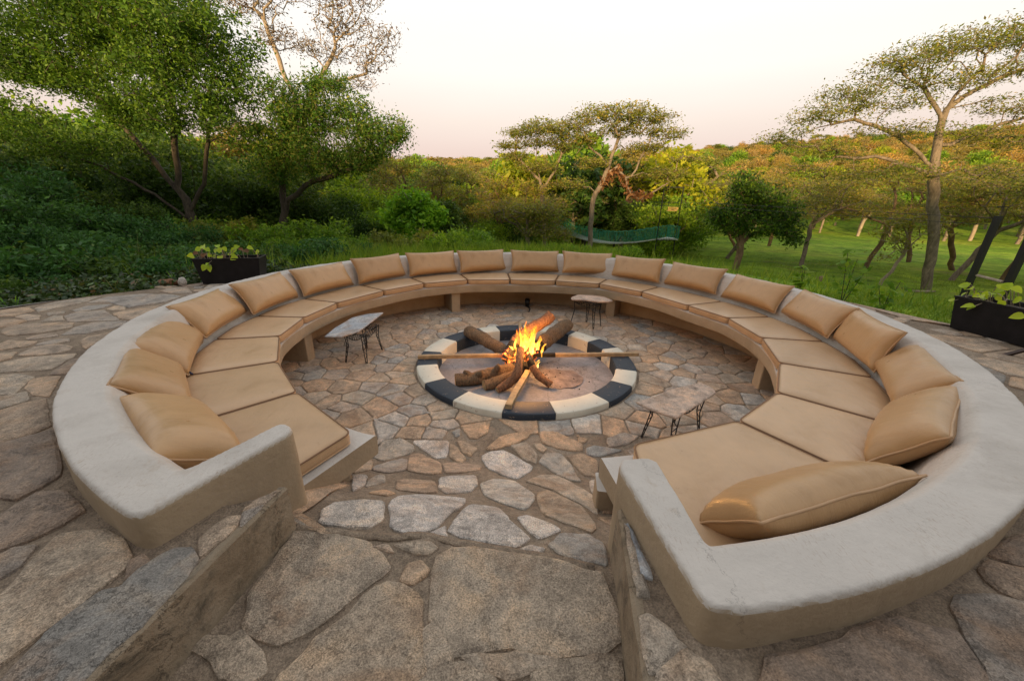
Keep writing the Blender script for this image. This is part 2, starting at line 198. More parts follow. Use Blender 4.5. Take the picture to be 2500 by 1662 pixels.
def stone_mat(name, stops, grain=1.0, val=1.0):
    """natural flagstone: hue per stone, blotches, mineral grain, splits"""
    m_, t, p, o = mat(name)
    tcn = N(t, 'ShaderNodeTexCoord'); oi = N(t, 'ShaderNodeObjectInfo'); ge = N(t, 'ShaderNodeNewGeometry')
    add_ = N(t, 'ShaderNodeMath', operation='ADD'); t.links.new(oi.outputs['Random'], add_.inputs[0]); t.links.new(ge.outputs['Random Per Island'], add_.inputs[1])
    fr = N(t, 'ShaderNodeMath', operation='FRACT'); t.links.new(add_.outputs[0], fr.inputs[0])
    base = ramp(t, fr.outputs[0], [(p_, tuple(c * val * 1.2 for c in col)) for p_, col in stops])
    va = N(t, 'ShaderNodeVectorMath', operation='ADD'); cb_ = N(t, 'ShaderNodeCombineXYZ')
    m5 = N(t, 'ShaderNodeMath', operation='MULTIPLY'); m5.inputs[1].default_value = 37.0
    t.links.new(fr.outputs[0], m5.inputs[0]); t.links.new(m5.outputs[0], cb_.inputs[2])
    t.links.new(tcn.outputs['Object'], va.inputs[0]); t.links.new(cb_.outputs[0], va.inputs[1])
    v = va.outputs[0]
    big = noise_n(t, 5.5, 6, .62, v, .6); mid = noise_n(t, 26, 6, .7, v); fine = noise_n(t, 170, 3, .7, v)
    br = ramp(t, big.outputs[0], [(.30, gray(.60)), (.5, gray(1.0)), (.68, (1.34, 1.22, 1.08))])
    c = mix(t, base.outputs[0], br.outputs[0], 1.0, 'MULTIPLY')
    warm = noise_n(t, 3.1, 4, .6, v, .8); wr = ramp(t, warm.outputs[0], [(.5, gray(0)), (.68, gray(.55))])
    c = mix(t, c, (.40 * val, .235 * val, .13 * val), wr.outputs[0])
    mrp = ramp(t, mid.outputs[0], [(.3, gray(.58)), (.52, gray(1.04)), (.72, gray(1.3))])
    c = mix(t, c, mrp.outputs[0], .8, 'MULTIPLY')
    fr2 = ramp(t, fine.outputs[0], [(.34, gray(.45)), (.5, gray(1.0)), (.66, gray(1.6))])
    c = mix(t, c, fr2.outputs[0], .6 * grain, 'MULTIPLY')
    # dark hair cracks
    vo = N(t, 'ShaderNodeTexVoronoi', feature='DISTANCE_TO_EDGE'); vo.inputs['Scale'].default_value = 3.3
    wv = N(t, 'ShaderNodeVectorMath', operation='ADD'); sc_ = N(t, 'ShaderNodeVectorMath', operation='SCALE'); sc_.inputs['Scale'].default_value = .35
    t.links.new(mid.outputs['Color'], sc_.inputs[0]); t.links.new(v, wv.inputs[0]); t.links.new(sc_.outputs[0], wv.inputs[1]); t.links.new(wv.outputs[0], vo.inputs['Vector'])
    ck = ramp(t, vo.outputs['Distance'], [(.0, gray(.3)), (.018, gray(1.0))])
    msk = noise_n(t, 2.0, 2, .5, v); mk = ramp(t, msk.outputs[0], [(.5, gray(0)), (.6, gray(.8))])
    c = mix(t, c, ck.outputs[0], mk.outputs[0], 'MULTIPLY')
    t.links.new(c, p.inputs['Base Color'])
    rr = ramp(t, mid.outputs[0], [(.3, gray(.62)), (.7, gray(.88))]); t.links.new(rr.outputs[0], p.inputs['Roughness'])
    hb = mix(t, big.outputs[0], mid.outputs[0], .5); hb = mix(t, hb, fine.outputs[0], .20 * grain)
    hb = mix(t, hb, ck.outputs[0], .06)
    bump(t, p, hb, 1.0, .05)
    return m_
TAN = [(0, (.43, .31, .215)), (.14, (.48, .34, .23)), (.28, (.42, .35, .275)), (.42, (.52, .345, .22)), (.55, (.45, .32, .225)), (.68, (.34, .33, .31)), (.8, (.50, .41, .32)), (.9, (.53, .49, .44)), (1, (.41, .30, .22))]
DARK = [(0, (.26, .19, .14)), (.3, (.30, .23, .18)), (.5, (.24, .225, .205)), (.7, (.33, .235, .165)), (1, (.27, .23, .195))]
M_STONE = stone_mat('flagstone_warm', TAN)
M_STONE_BIG = stone_mat('flagstone_big', [(0, (.44, .345, .255)), (.5, (.49, .385, .285)), (1, (.42, .335, .255))], 1.3)
M_STONE_LIGHT = stone_mat('flagstone_granite', [(0, (.58, .52, .46)), (.5, (.64, .575, .52)), (1, (.57, .53, .50))], 1.5)
M_STONE_TER = stone_mat('flagstone_terrace', [(0, (.38, .29, .215)), (.2, (.45, .325, .225)), (.4, (.35, .31, .275)), (.6, (.44, .33, .24)), (.8, (.48, .37, .27)), (1, (.37, .325, .275))])
M_STONE_DARK = stone_mat('flagstone_dark', DARK)
M_SLATE = stone_mat('slate_top', [(0, (.36, .38, .41)), (1, (.42, .43, .45))], .7)
M_PINK = stone_mat('pink_stone_top', [(0, (.50, .36, .28)), (1, (.56, .42, .33))], .8)
def mortar():
    m_, t, p, o = mat('mortar')
    v = N(t, 'ShaderNodeTexCoord').outputs['Object']; a = noise_n(t, 2.2, 6, .65, v, .4); b = noise_n(t, 30, 6, .7, v); f = noise_n(t, 150, 3, .7, v)
    c = ramp(t, a.outputs[0], [(.3, (.20, .145, .10)), (.5, (.32, .24, .17)), (.7, (.43, .335, .25))]).outputs[0]
    c = mix(t, c, ramp(t, b.outputs[0], [(.3, gray(.6)), (.5, gray(1)), (.7, gray(1.35))]).outputs[0], .85, 'MULTIPLY')
    c = mix(t, c, ramp(t, f.outputs[0], [(.35, gray(.5)), (.5, gray(1)), (.66, gray(1.6))]).outputs[0], .6, 'MULTIPLY')
    t.links.new(c, p.inputs['Base Color']); p.inputs['Roughness'].default_value = .95
    bump(t, p, mix(t, b.outputs[0], f.outputs[0], .4), 1, .03); return m_
M_MORTAR = mortar()
def hearth_mat():
    m_, t, p, o = mat('sooty_hearth_cement')
    v = N(t, 'ShaderNodeTexCoord').outputs['Object']; a = noise_n(t, 3.2, 6, .65, v, .5); b = noise_n(t, 34, 6, .7, v)
    c = ramp(t, a.outputs[0], [(.3, (.20, .185, .185)), (.5, (.30, .28, .285)), (.7, (.37, .345, .345))]).outputs[0]
    ln = N(t, 'ShaderNodeVectorMath', operation='LENGTH'); t.links.new(v, ln.inputs[0]); ad = N(t, 'ShaderNodeMath', operation='MULTIPLY_ADD'); ad.inputs[1].default_value = .9; t.links.new(a.outputs[0], ad.inputs[0]); t.links.new(ln.outputs['Value'], ad.inputs[2])
    s_ = ramp(t, ad.outputs[0], [(.55, gray(.85)), (.85, gray(.0))]); c = mix(t, c, (.055, .045, .042), s_.outputs[0])
    c = mix(t, c, ramp(t, b.outputs[0], [(.3, gray(.75)), (.7, gray(1.2))]).outputs[0], .8, 'MULTIPLY')
    vo = N(t, 'ShaderNodeTexVoronoi', feature='DISTANCE_TO_EDGE'); vo.inputs['Scale'].default_value = 1.7
    wv = N(t, 'ShaderNodeVectorMath', operation='ADD'); sc_ = N(t, 'ShaderNodeVectorMath', operation='SCALE'); sc_.inputs['Scale'].default_value = .35
    t.links.new(a.outputs['Color'], sc_.inputs[0]); t.links.new(v, wv.inputs[0]); t.links.new(sc_.outputs[0], wv.inputs[1]); t.links.new(wv.outputs[0], vo.inputs['Vector'])
    ck = ramp(t, vo.outputs['Distance'], [(.0, gray(.3)), (.009, gray(1.0))]); c = mix(t, c, ck.outputs[0], .7, 'MULTIPLY')
    t.links.new(c, p.inputs['Base Color']); p.inputs['Roughness'].default_value = .85; bump(t, p, mix(t, b.outputs[0], ck.outputs[0], .3), .5, .01); return m_
M_ASHFLOOR = hearth_mat()
def concrete():
    m_, t, p, o = mat('painted_concrete')
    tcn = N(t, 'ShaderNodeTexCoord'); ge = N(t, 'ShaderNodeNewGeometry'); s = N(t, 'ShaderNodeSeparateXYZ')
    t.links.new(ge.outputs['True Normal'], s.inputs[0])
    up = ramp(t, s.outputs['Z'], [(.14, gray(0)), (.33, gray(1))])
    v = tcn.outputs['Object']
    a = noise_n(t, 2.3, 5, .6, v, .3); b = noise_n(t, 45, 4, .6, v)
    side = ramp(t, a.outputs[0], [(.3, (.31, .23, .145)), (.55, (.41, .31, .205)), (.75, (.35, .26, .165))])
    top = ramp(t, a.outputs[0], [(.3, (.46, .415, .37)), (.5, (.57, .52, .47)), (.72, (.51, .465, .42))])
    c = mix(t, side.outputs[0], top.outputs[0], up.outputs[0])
    # short scratchy hairlines where the paint has worn
    mp1 = N(t, 'ShaderNodeMapping'); mp1.inputs['Scale'].default_value = (170, 42, 90); mp1.inputs['Rotation'].default_value = (0, 0, .5)
    t.links.new(v, mp1.inputs[0]); l1 = noise_n(t, 1.0, 5, .6, mp1.outputs[0], .5)
    mp2 = N(t, 'ShaderNodeMapping'); mp2.inputs['Scale'].default_value = (44, 160, 90); mp2.inputs['Rotation'].default_value = (0, 0, -.3)
    t.links.new(v, mp2.inputs[0]); l2 = noise_n(t, 1.0, 5, .6, mp2.outputs[0], .5)
    ln = mix(t, l1.outputs[0], l2.outputs[0], .5, 'LIGHTEN')
    lr = ramp(t, ln, [(.56, gray(0)), (.66, gray(.6))])
    pt = noise_n(t, 3.0, 4, .6, v); pr_ = ramp(t, pt.outputs[0], [(.42, gray(.1)), (.6, gray(1))])
    lm = mix(t, lr.outputs[0], pr_.outputs[0], 1, 'MULTIPLY')
    c = mix(t, c, (.36, .27, .21), lm)
    # clean pale joint bands are left to the relief; grime blotches here
    g = noise_n(t, 7, 6, .7, v, .5); gr = ramp(t, g.outputs[0], [(.60, gray(0)), (.72, gray(.55))])
    c = mix(t, c, (.42, .33, .25), gr.outputs[0])
    # wandering cracks
    vo = N(t, 'ShaderNodeTexVoronoi', feature='DISTANCE_TO_EDGE'); vo.inputs['Scale'].default_value = .8
    wv = N(t, 'ShaderNodeVectorMath', operation='ADD'); sc_ = N(t, 'ShaderNodeVectorMath', operation='SCALE'); sc_.inputs['Scale'].default_value = .5
    t.links.new(g.outputs['Color'], sc_.inputs[0]); t.links.new(v, wv.inputs[0]); t.links.new(sc_.outputs[0], wv.inputs[1]); t.links.new(wv.outputs[0], vo.inputs['Vector'])
    ck = ramp(t, vo.outputs['Distance'], [(.0, gray(.45)), (.003, gray(1.0))])
    cmn = noise_n(t, .9, 2, .5, v); cmr = ramp(t, cmn.outputs[0], [(.5, gray(0)), (.58, gray(.7))])
    c = mix(t, c, ck.outputs[0], cmr.outputs[0], 'MULTIPLY')
    t.links.new(c, p.inputs['Base Color']); p.inputs['Roughness'].default_value = .82
    hb = mix(t, b.outputs[0], ln, .10); hb = mix(t, hb, ck.outputs[0], .05); hb = mix(t, hb, a.outputs[0], .3)
    bump(t, p, hb, .55, .012)
    return m_
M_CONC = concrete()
def leather(name, col, deep):
    m_, t, p, o = mat(name)
    tcn = N(t, 'ShaderNodeTexCoord'); oi = N(t, 'ShaderNodeObjectInfo'); v = tcn.outputs['Object']
    a = noise_n(t, 3.2, 5, .6, v, .4); b = noise_n(t, 14, 5, .65, v)
    c1 = ramp(t, a.outputs[0], [(.30, deep), (.46, col), (.75, tuple(min(1, q * 1.12) for q in col))])
    rv = ramp(t, oi.outputs['Random'], [(0, (.92, .90, .88)), (1, (1.06, 1.05, 1.05))])
    c = mix(t, c1.outputs[0], rv.outputs[0], 1, 'MULTIPLY')
    br = ramp(t, b.outputs[0], [(.3, gray(.94)), (.7, gray(1.05))]); c = mix(t, c, br.outputs[0], .7, 'MULTIPLY')
    sp = noise_n(t, 95, 2, .5, v); spr = ramp(t, sp.outputs[0], [(.77, gray(1)), (.80, gray(.6))]); c = mix(t, c, spr.outputs[0], .8, 'MULTIPLY')
    t.links.new(c, p.inputs['Base Color'])
    rr = ramp(t, b.outputs[0], [(.3, gray(.27)), (.7, gray(.42))]); t.links.new(rr.outputs[0], p.inputs['Roughness'])
    mp = N(t, 'ShaderNodeMapping'); mp.inputs['Scale'].default_value = (17, 4.5, 6); t.links.new(v, mp.inputs[0])
    wr = noise_n(t, 1, 5, .65, mp.outputs[0], 1.4); gn = noise_n(t, 260, 2, .5, v)
    h = mix(t, wr.outputs[0], gn.outputs[0], .12)
    bump(t, p, h, .26, .016)
    return m_
M_LEATHER = leather('tan_leather', (.53, .345, .195), (.47, .295, .155))
M_PILLOW = leather('tan_leather_pillow', (.49, .30, .145), (.39, .22, .085))
M_PIPE = simple('leather_piping', (.21, .105, .045), .5, .1, 8)
M_PIPE_L = simple('leather_piping_light', (.47, .29, .155), .5, .1, 8)
def painted(name, col, chip, amt):
    m_, t, p, o = mat(name)
    tcn = N(t, 'ShaderNodeTexCoord'); v = tcn.outputs['Object']
    a = noise_n(t, 4, 5, .6, v); b = noise_n(t, 16, 7, .75, v, .4)
    c = ramp(t, a.outputs[0], [(.3, tuple(q * .82 for q in col)), (.7, col)]).outputs[0]
    k = ramp(t, b.outputs[0], [(amt, gray(0)), (amt + .025, gray(1))])
    c = mix(t, c, chip, k.outputs[0])
    f = noise_n(t, 90, 3, .6, v)
    t.links.new(c, p.inputs['Base Color']); p.inputs['Roughness'].default_value = .6
    h = mix(t, k.outputs[0], f.outputs[0], .4); bump(t, p, h, .45, -.006)
    return m_
M_WHITE = painted('chipped_cream_paint', (.74, .69, .57), (.36, .25, .18), .61)
M_NAVY = painted('chipped_navy_paint', (.022, .034, .052), (.24, .18, .13), .615)
M_METAL = simple('black_iron', (.010, .010, .011), .5, .3, 20)
M_BLACKBOX = simple('black_planter', (.010, .008, .009), .55, .4, 12, (30, .3, .004), spec=.3)
M_SOIL = simple('potting_soil', (.06, .04, .028), .95, .4, 30, (50, 1, .01))
M_DARKWOOD = simple('dark_wood', (.045, .022, .016), .5, .35, 20, (40, .3, .003))
def bark(name, lo, hi, sc=9):
    m_, t, p, o = mat(name)
    tcn = N(t, 'ShaderNodeTexCoord'); mp = N(t, 'ShaderNodeMapping'); mp.inputs['Scale'].default_value = (1.6, 1.6, .45)
    t.links.new(tcn.outputs['Object'], mp.inputs[0]); a = noise_n(t, sc, 7, .72, mp.outputs[0], .5); b = noise_n(t, 2.5, 4, .6, tcn.outputs['Object'])
    c = ramp(t, a.outputs[0], [(.3, lo), (.65, hi)]).outputs[0]
    br = ramp(t, b.outputs[0], [(.3, gray(.75)), (.7, gray(1.2))]); c = mix(t, c, br.outputs[0], 1, 'MULTIPLY')
    t.links.new(c, p.inputs['Base Color']); p.inputs['Roughness'].default_value = .9
    bump(t, p, a.outputs[0], 1, .02); return m_
M_BARK = bark('grey_bark', (.09, .07, .05), (.30, .235, .175))
M_BARK_DARK = bark('dark_bark', (.025, .020, .015), (.105, .080, .055))
M_BARK_RED = bark('warm_bark', (.10, .06, .035), (.30, .19, .115))
M_BARK_PALE = bark('pale_bark', (.22, .17, .12), (.42, .34, .25))
M_LOG = bark('firewood_bark', (.07, .03, .016), (.42, .20, .10), 30)
M_LOG2 = bark('firewood_dark_bark', (.03, .018, .011), (.30, .185, .10), 34)
M_CUT = simple('cut_wood', (.46, .29, .14), .8, .3, 30)
M_CHAR = simple('charred_wood', (.012, .010, .009), .9, .4, 30, (50, 1, .01))
M_PLANK = simple('pale_plank', (.40, .27, .145), .75, .3, 14, (40, .4, .004))
def leaf(name, stops, trans=.35, rough=.55):
    m_, t, p, o = mat(name)
    ge = N(t, 'ShaderNodeNewGeometry'); oi = N(t, 'ShaderNodeObjectInfo')
    c0 = ramp(t, ge.outputs['Random Per Island'], stops).outputs[0]
    tcn = N(t, 'ShaderNodeTexCoord'); n = noise_n(t, .8, 3, .6, tcn.outputs['Object'])
    cl = ramp(t, n.outputs[0], [(.3, (.66, .70, .7)), (.7, (1.35, 1.25, 1.05))])
    c = mix(t, c0, cl.outputs[0], 1, 'MULTIPLY')
    rv = ramp(t, oi.outputs['Random'], [(0, (.78, .86, .9)), (.5, (1, 1, 1)), (1, (1.3, 1.12, .85))])
    c = mix(t, c, rv.outputs[0], .8, 'MULTIPLY')
    t.links.new(c, p.inputs['Base Color']); p.inputs['Roughness'].default_value = rough; p.inputs['Specular IOR Level'].default_value = .25
    tr = N(t, 'ShaderNodeBsdfTranslucent'); ms = N(t, 'ShaderNodeMixShader'); ms.inputs[0].default_value = trans
    t.links.new(mix(t, c, (1.25, 1.15, .6), 1, 'MULTIPLY'), tr.inputs[0])
    t.links.new(p.outputs[0], ms.inputs[1]); t.links.new(tr.outputs[0], ms.inputs[2]); t.links.new(ms.outputs[0], o.inputs[0])
    return m_
L_GREEN = leaf('leaf_green', [(0, (.10, .205, .022)), (.5, (.185, .355, .034)), (1, (.31, .45, .045))], .42)
L_DARK = leaf('leaf_dark_green', [(0, (.035, .080, .016)), (.6, (.075, .15, .026)), (1, (.13, .21, .036))])
L_BRIGHT = leaf('leaf_bright_green', [(0, (.11, .30, .028)), (.6, (.19, .44, .036)), (1, (.30, .54, .045))], .42)
L_YELLOW = leaf('leaf_yellow_green', [(0, (.20, .28, .02)), (.6, (.34, .40, .026)), (1, (.48, .46, .04))], .42)
L_OLIVE = leaf('leaf_olive', [(0, (.15, .20, .038)), (.6, (.25, .30, .055)), (1, (.35, .35, .08))], .45)
L_DRY = leaf('leaf_dry_orange', [(0, (.27, .18, .06)), (.5, (.40, .28, .085)), (1, (.52, .39, .14))])
L_TREE = leaf('leaf_deep_green', [(0, (.045, .11, .014)), (.5, (.085, .20, .022)), (1, (.17, .30, .035))], .4)
L_BROWNGREEN = leaf('leaf_brown_green', [(0, (.25, .19, .06)), (.5, (.27, .25, .05)), (1, (.40, .31, .09))])
L_BLUE = leaf('leaf_blue_green', [(0, (.035, .105, .028)), (.6, (.06, .165, .042)), (1, (.10, .23, .05))])
L_POD = leaf('leaf_pods', [(0, (.08, .05, .035)), (.6, (.13, .085, .05)), (1, (.12, .12, .04))], .15)
L_DEAD = leaf('leaf_dead_red', [(0, (.07, .035, .02)), (.5, (.16, .075, .035)), (1, (.26, .15, .08))], .15)
L_POTHOS = leaf('leaf_pothos', [(0, (.26, .46, .04)), (.5, (.46, .64, .05)), (1, (.64, .74, .06))], .4, .35)
L_GRASS = leaf('grass_blade', [(0, (.10, .20, .02)), (.5, (.17, .30, .03)), (1, (.28, .36, .055))], .42)
L_REED = leaf('reed_blade', [(0, (0.140, 0.170, 0.060)), (1, (0.240, 0.240, 0.100))], .4)
L_COVER = leaf('ground_cover_leaf', [(0, (0.025, 0.049, 0.022)), (.6, (0.049, 0.084, 0.030)), (.85, (0.070, 0.140, 0.024)), (1, (0.126, 0.063, 0.036))], .2, .4)
def ground_mat():
    m_, t, p, o = mat('meadow_ground')
    tcn = N(t, 'ShaderNodeTexCoord'); v = tcn.outputs['Object']
    a = noise_n(t, .16, 5, .6, v, .4); b = noise_n(t, 1.3, 6, .7, v); c_ = noise_n(t, 14, 5, .7, v)
    c = ramp(t, a.outputs[0], [(.3, (.11, .20, .02)), (.5, (.19, .31, .028)), (.7, (.30, .38, .045))]).outputs[0]
    br = ramp(t, b.outputs[0], [(.3, gray(.38)), (.5, gray(1)), (.7, (1.6, 1.4, 1.1))]); c = mix(t, c, br.outputs[0], 1, 'MULTIPLY')
    b2 = ramp(t, c_.outputs[0], [(.3, gray(.6)), (.7, gray(1.35))]); c = mix(t, c, b2.outputs[0], .8, 'MULTIPLY')
    e = noise_n(t, .45, 5, .65, v); er = ramp(t, e.outputs[0], [(.56, gray(0)), (.70, gray(.65))]); c = mix(t, c, (.25, .20, .085), er.outputs[0])
    t.links.new(c, p.inputs['Base Color']); p.inputs['Roughness'].default_value = .95; p.inputs['Specular IOR Level'].default_value = .1
    bump(t, p, mix(t, b.outputs[0], c_.outputs[0], .4), 1, .12)
    return m_
M_GROUND = ground_mat()

# ================================================================== shared geometry
def floor_z(y, x=-.3): return float(np.interp(y + .163 * (min(.6, max(-1.2, x)) + .3), [1.20, 1.24, 1.5, 1.8, 2.4], [.55, .525, .43, .25, 0.]))
def cheekL(y): return -.905 + (y - 1.24) * .155
def cheekR(y): return .432 + (y - 1.20) * .14
SA = np.array([s_[0] for s_ in SEAMS]); SA = np.where(SA > 270, SA - 360, SA)   # 242.6 .. -76.5
SR = np.array([s_[1] for s_ in SEAMS])
def r_in(deg):
    a = np.concatenate([[-85, -81], SA[::-1], [244.3, 250]]); r = np.concatenate([[2.31, 2.315], SR[::-1], [2.34, 2.33]])
    r = r.copy(); r[-3] = 2.36
    return float(np.interp(deg, a, r)) - .004
def polar(deg, r, c=CB): a = math.radians(deg); return (c[0] + r * math.cos(a), c[1] + r * math.sin(a))
def area(p): return .5 * sum(p[i][0] * p[(i + 1) % len(p)][1] - p[(i + 1) % len(p)][0] * p[i][1] for i in range(len(p)))
def ccw(p): return p if area(p) > 0 else p[::-1]
def offset(p, d):
    """inset of a ccw polygon by d (positive inwards)"""
    n = len(p); o = []
    for i in range(n):
        a, b, c = p[i - 1], p[i], p[(i + 1) % n]
        e1 = Vector((b[0] - a[0], b[1] - a[1])); e2 = Vector((c[0] - b[0], c[1] - b[1]))
        if e1.length < 1e-9 or e2.length < 1e-9: o.append(b); continue
        e1.normalize(); e2.normalize()
        n1 = Vector((-e1.y, e1.x)); n2 = Vector((-e2.y, e2.x)); s_ = n1 + n2
        if s_.length < 1e-6: o.append(b); continue
        s_.normalize(); k = d / max(.45, s_.dot(n1)); o.append((b[0] + s_.x * k, b[1] + s_.y * k))
    return o
def round_poly(p, r, seg=4):
    n = len(p); o = []
    for i in range(n):
        a, b, c = Vector(p[i - 1]), Vector(p[i]), Vector(p[(i + 1) % n])
        l1, l2 = (a - b), (c - b); rr = min(r, l1.length * .45, l2.length * .45)
        s_, e_ = b + l1.normalized() * rr, b + l2.normalized() * rr
        for k in range(seg + 1):
            t_ = k / seg; q = s_.lerp(b, t_).lerp(b.lerp(e_, t_), t_); o.append((q.x, q.y))
    return o
def chaikin(p, k=1, f=.25):
    for _ in range(k):
        o = []
        for i in range(len(p)):
            a, b = p[i], p[(i + 1) % len(p)]
            o.append((a[0] * (1 - f) + b[0] * f, a[1] * (1 - f) + b[1] * f)); o.append((a[0] * f + b[0] * (1 - f), a[1] * f + b[1] * (1 - f)))
        p = o
    return p
def resample(p, step):
    o = []
    for i in range(len(p)):
        a, b = p[i], p[(i + 1) % len(p)]; L = math.hypot(b[0] - a[0], b[1] - a[1]); k = max(1, int(round(L / step)))
        for j in range(k): o.append((a[0] + (b[0] - a[0]) * j / k, a[1] + (b[1] - a[1]) * j / k))
    return o
def loft(mb, rings, cap_top=True, cap_bot=False, mi=0):
    n = len(rings[0]); V = [v for r in rings for v in r]; F = []
    for i in range(len(rings) - 1):
        for j in range(n):
            k = (j + 1) % n; F.append((i * n + j, i * n + k, (i + 1) * n + k, (i + 1) * n + j))
    if cap_top: F.append(tuple((len(rings) - 1) * n + j for j in range(n)))
    if cap_bot: F.append(tuple(range(n))[::-1])
    mb.add(V, F, mi)
def inside(pt, poly):
    x, y = pt; c = False; n = len(poly); j = n - 1
    for i in range(n):
        xi, yi = poly[i]; xj, yj = poly[j]
        if (yi > y) != (yj > y) and x < (xj - xi) * (y - yi) / (yj - yi) + xi: c = not c
        j = i
    return c
def hits(p, others):
    P_ = np.array(p); c = P_.mean(0); r = np.abs(P_ - c).max() * 1.5
    for q, qc, qr in others:
        if abs(qc[0] - c[0]) > r + qr or abs(qc[1] - c[1]) > r + qr: continue
        if any(inside(a, q) for a in p) or any(inside(a, p) for a in q): return True
    return False
def rec(p): P_ = np.array(p); c = P_.mean(0); return (p, c, float(np.abs(P_ - c).max()) * 1.3)
def stone_shape(mb, poly, zf, h, jit=.006, gap=0., bev=.008, step=.07, soft=1):
    p = ccw(list(poly))
    if gap: p = offset(p, gap)
    if area(p) < .0012: return None
    p = chaikin(p, soft, .10); p = resample(p, step)
    if len(p) > 40: p = p[::2]
    p = [(x + jit * nz3(x * 23, y * 23, 1.3) * 2, y + jit * nz3(x * 23, y * 23, 7.7) * 2) for x, y in p]
    if len(p) < 4 or area(p) < .001: return None
    o0 = offset(p, -.004); o2 = offset(p, min(bev, .18 * math.sqrt(area(p))))
    tilt = (random.uniform(-.004, .004), random.uniform(-.004, .004)); c = np.mean(p, 0)
    hz = lambda x, y, e: zf(x, y) + e + ((x - c[0]) * tilt[0] + (y - c[1]) * tilt[1]) * 2
    in2 = lambda f: [(x + (c[0] - x) * f, y + (c[1] - y) * f) for x, y in o2]; n0 = len(mb.v)
    big_ = area(p) > .05; rr_ = [in2(.4), in2(.75)] if big_ else [in2(.5)]; am = .006 if big_ else .002
    loft(mb, [[(x, y, zf(x, y) - .02) for x, y in o0], [(x, y, hz(x, y, h * .55)) for x, y in p], [(x, y, hz(x, y, h + .002 * nz3(x * 9, y * 9, 3))) for x, y in o2]] + [[(x, y, hz(x, y, h + am * nz3(x * 7, y * 7, 3) + am * .3)) for x, y in r_] for r_ in rr_])
    return p
def voronoi(seeds, k=26, size=3.):
    S = np.array(seeds); out_ = []
    for i in range(len(S)):
        d = ((S - S[i]) ** 2).sum(1); nb = np.argsort(d)[1:k + 1]
        p = [(S[i][0] + a * size, S[i][1] + b * size) for a, b in ((-1, -1), (1, -1), (1, 1), (-1, 1))]
        for j in nb:
            mx, my = (S[i] + S[j]) / 2; nx, ny = S[j] - S[i]; q = []
            for a in range(len(p)):
                A, B = p[a], p[(a + 1) % len(p)]
                da = (A[0] - mx) * nx + (A[1] - my) * ny; db = (B[0] - mx) * nx + (B[1] - my) * ny
                if da <= 0: q.append(A)
                if (da < 0 < db) or (db < 0 < da):
                    t_ = da / (da - db); q.append((A[0] + (B[0] - A[0]) * t_, A[1] + (B[1] - A[1]) * t_))
            p = q
            if len(p) < 3: break
        out_.append(p)
    return out_
def scatter(x0, x1, y0, y1, dist, ok, tries=30000, rnd=random):
    """Poisson-like seeds, dist may be a function of position"""
    pts = []; cell = {}; cs = .5
    df = dist if callable(dist) else (lambda x, y: dist)
    for _ in range(tries):
        x, y = rnd.uniform(x0, x1), rnd.uniform(y0, y1)
        if not ok(x, y): continue
        d = df(x, y) * rnd.uniform(.62, 1.25); g = (int(x // cs), int(y // cs)); R_ = int(d // cs) + 1; bad = False
        for a in range(-R_, R_ + 1):
            for b in range(-R_, R_ + 1):
                for q in cell.get((g[0] + a, g[1] + b), ()):
                    if (q[0] - x) ** 2 + (q[1] - y) ** 2 < d * d: bad = True; break
                if bad: break
            if bad: break
        if not bad: pts.append((x, y)); cell.setdefault(g, []).append((x, y))
    return pts
# ================================================================== ground
TB = [(-180, 5.4), (-150, 10), (-30, 10), (-20, 5.6), (-10, 4.75), (-3, 4.1), (10, 3.98), (30, 3.85), (90, 3.7), (150, 3.8), (160, 4.0), (172, 4.45), (180, 4.95), (186, 5.3), (195, 6.1), (205, 7.4), (215, 10)]
def RB(deg):
    d = (deg + 180) % 360 - 180
    a = [t_[0] for t_ in TB[1:-4]]; 
    A = [-160, -145, -30, -20, -10, -3, 10, 30, 90, 150, 160, 172, 179.9]; R_ = [6.6, 10, 10, 5.6, 4.75, 4.1, 3.98, 3.85, 3.7, 3.8, 4.0, 4.45, 4.95]
    if d < -160: return float(np.interp(d, [-180, -174, -165, -160], [4.95, 5.3, 6.0, 6.6]))
    return float(np.interp(d, A, R_))
def sstep(a, b, x): t_ = min(1, max(0, (x - a) / (b - a))); return t_ * t_ * (3 - 2 * t_)
def ground_z(x, y):
    dx, dy = x - CB[0], y - CB[1]; r = math.hypot(dx, dy); az = math.atan2(x, max(y, .1))
    left = sstep(0, 12, -x)
    z = .60 + (-1.05 - .60) * sstep(4.5, 16 + 6 * left, r) + .75 * left * sstep(8, 16, r)
    z += -.45 * sstep(20, 45, r)
    d0 = 62 - 30 * sstep(.35, -.05, az) if True else 0
    top = float(np.interp(az, [-.9, -.25, .0, .13, .55, .9], [18, 16, 19, 22.5, 27, 27]))
    rr = max(0, (r - d0) / (240 - d0))
    z += top * min(1.05, rr ** 1.12) if y > -20 else 0
    z += .10 * nz3(x * .35, y * .35, 4) * sstep(5, 9, r) + .9 * nz3(x * .03, y * .03, 9) * sstep(40, 90, r)
    return z
def build_ground():
    angs = np.arange(0, 360, 2.0); radf = [0, .12, .3, .6, 1, 1.5, 2.1, 2.9, 3.9, 5.1, 6.5, 8.2, 10.2, 12.6, 15.5, 19, 23, 28, 34, 41, 50, 61, 75, 92, 113, 140, 172, 205, 240, 290, 360, 460]
    V = []; F = []
    for d in angs:
        rb = RB(d)
        for k, q in enumerate(radf):
            r = rb - .06 + q; x, y = polar(d, r); V.append((x, y, ground_z(x, y) - (.25 if k == 0 else 0)))
    n = len(radf); A_ = len(angs)
    for i in range(A_):
        j = (i + 1) % A_
        for k in range(n - 1): F.append((i * n + k, i * n + k + 1, j * n + k + 1, j * n + k))
    mb = MB(); mb.add(V, F); return tag(mb.build('ground', M_GROUND, smooth=True), kind='structure')
build_ground()
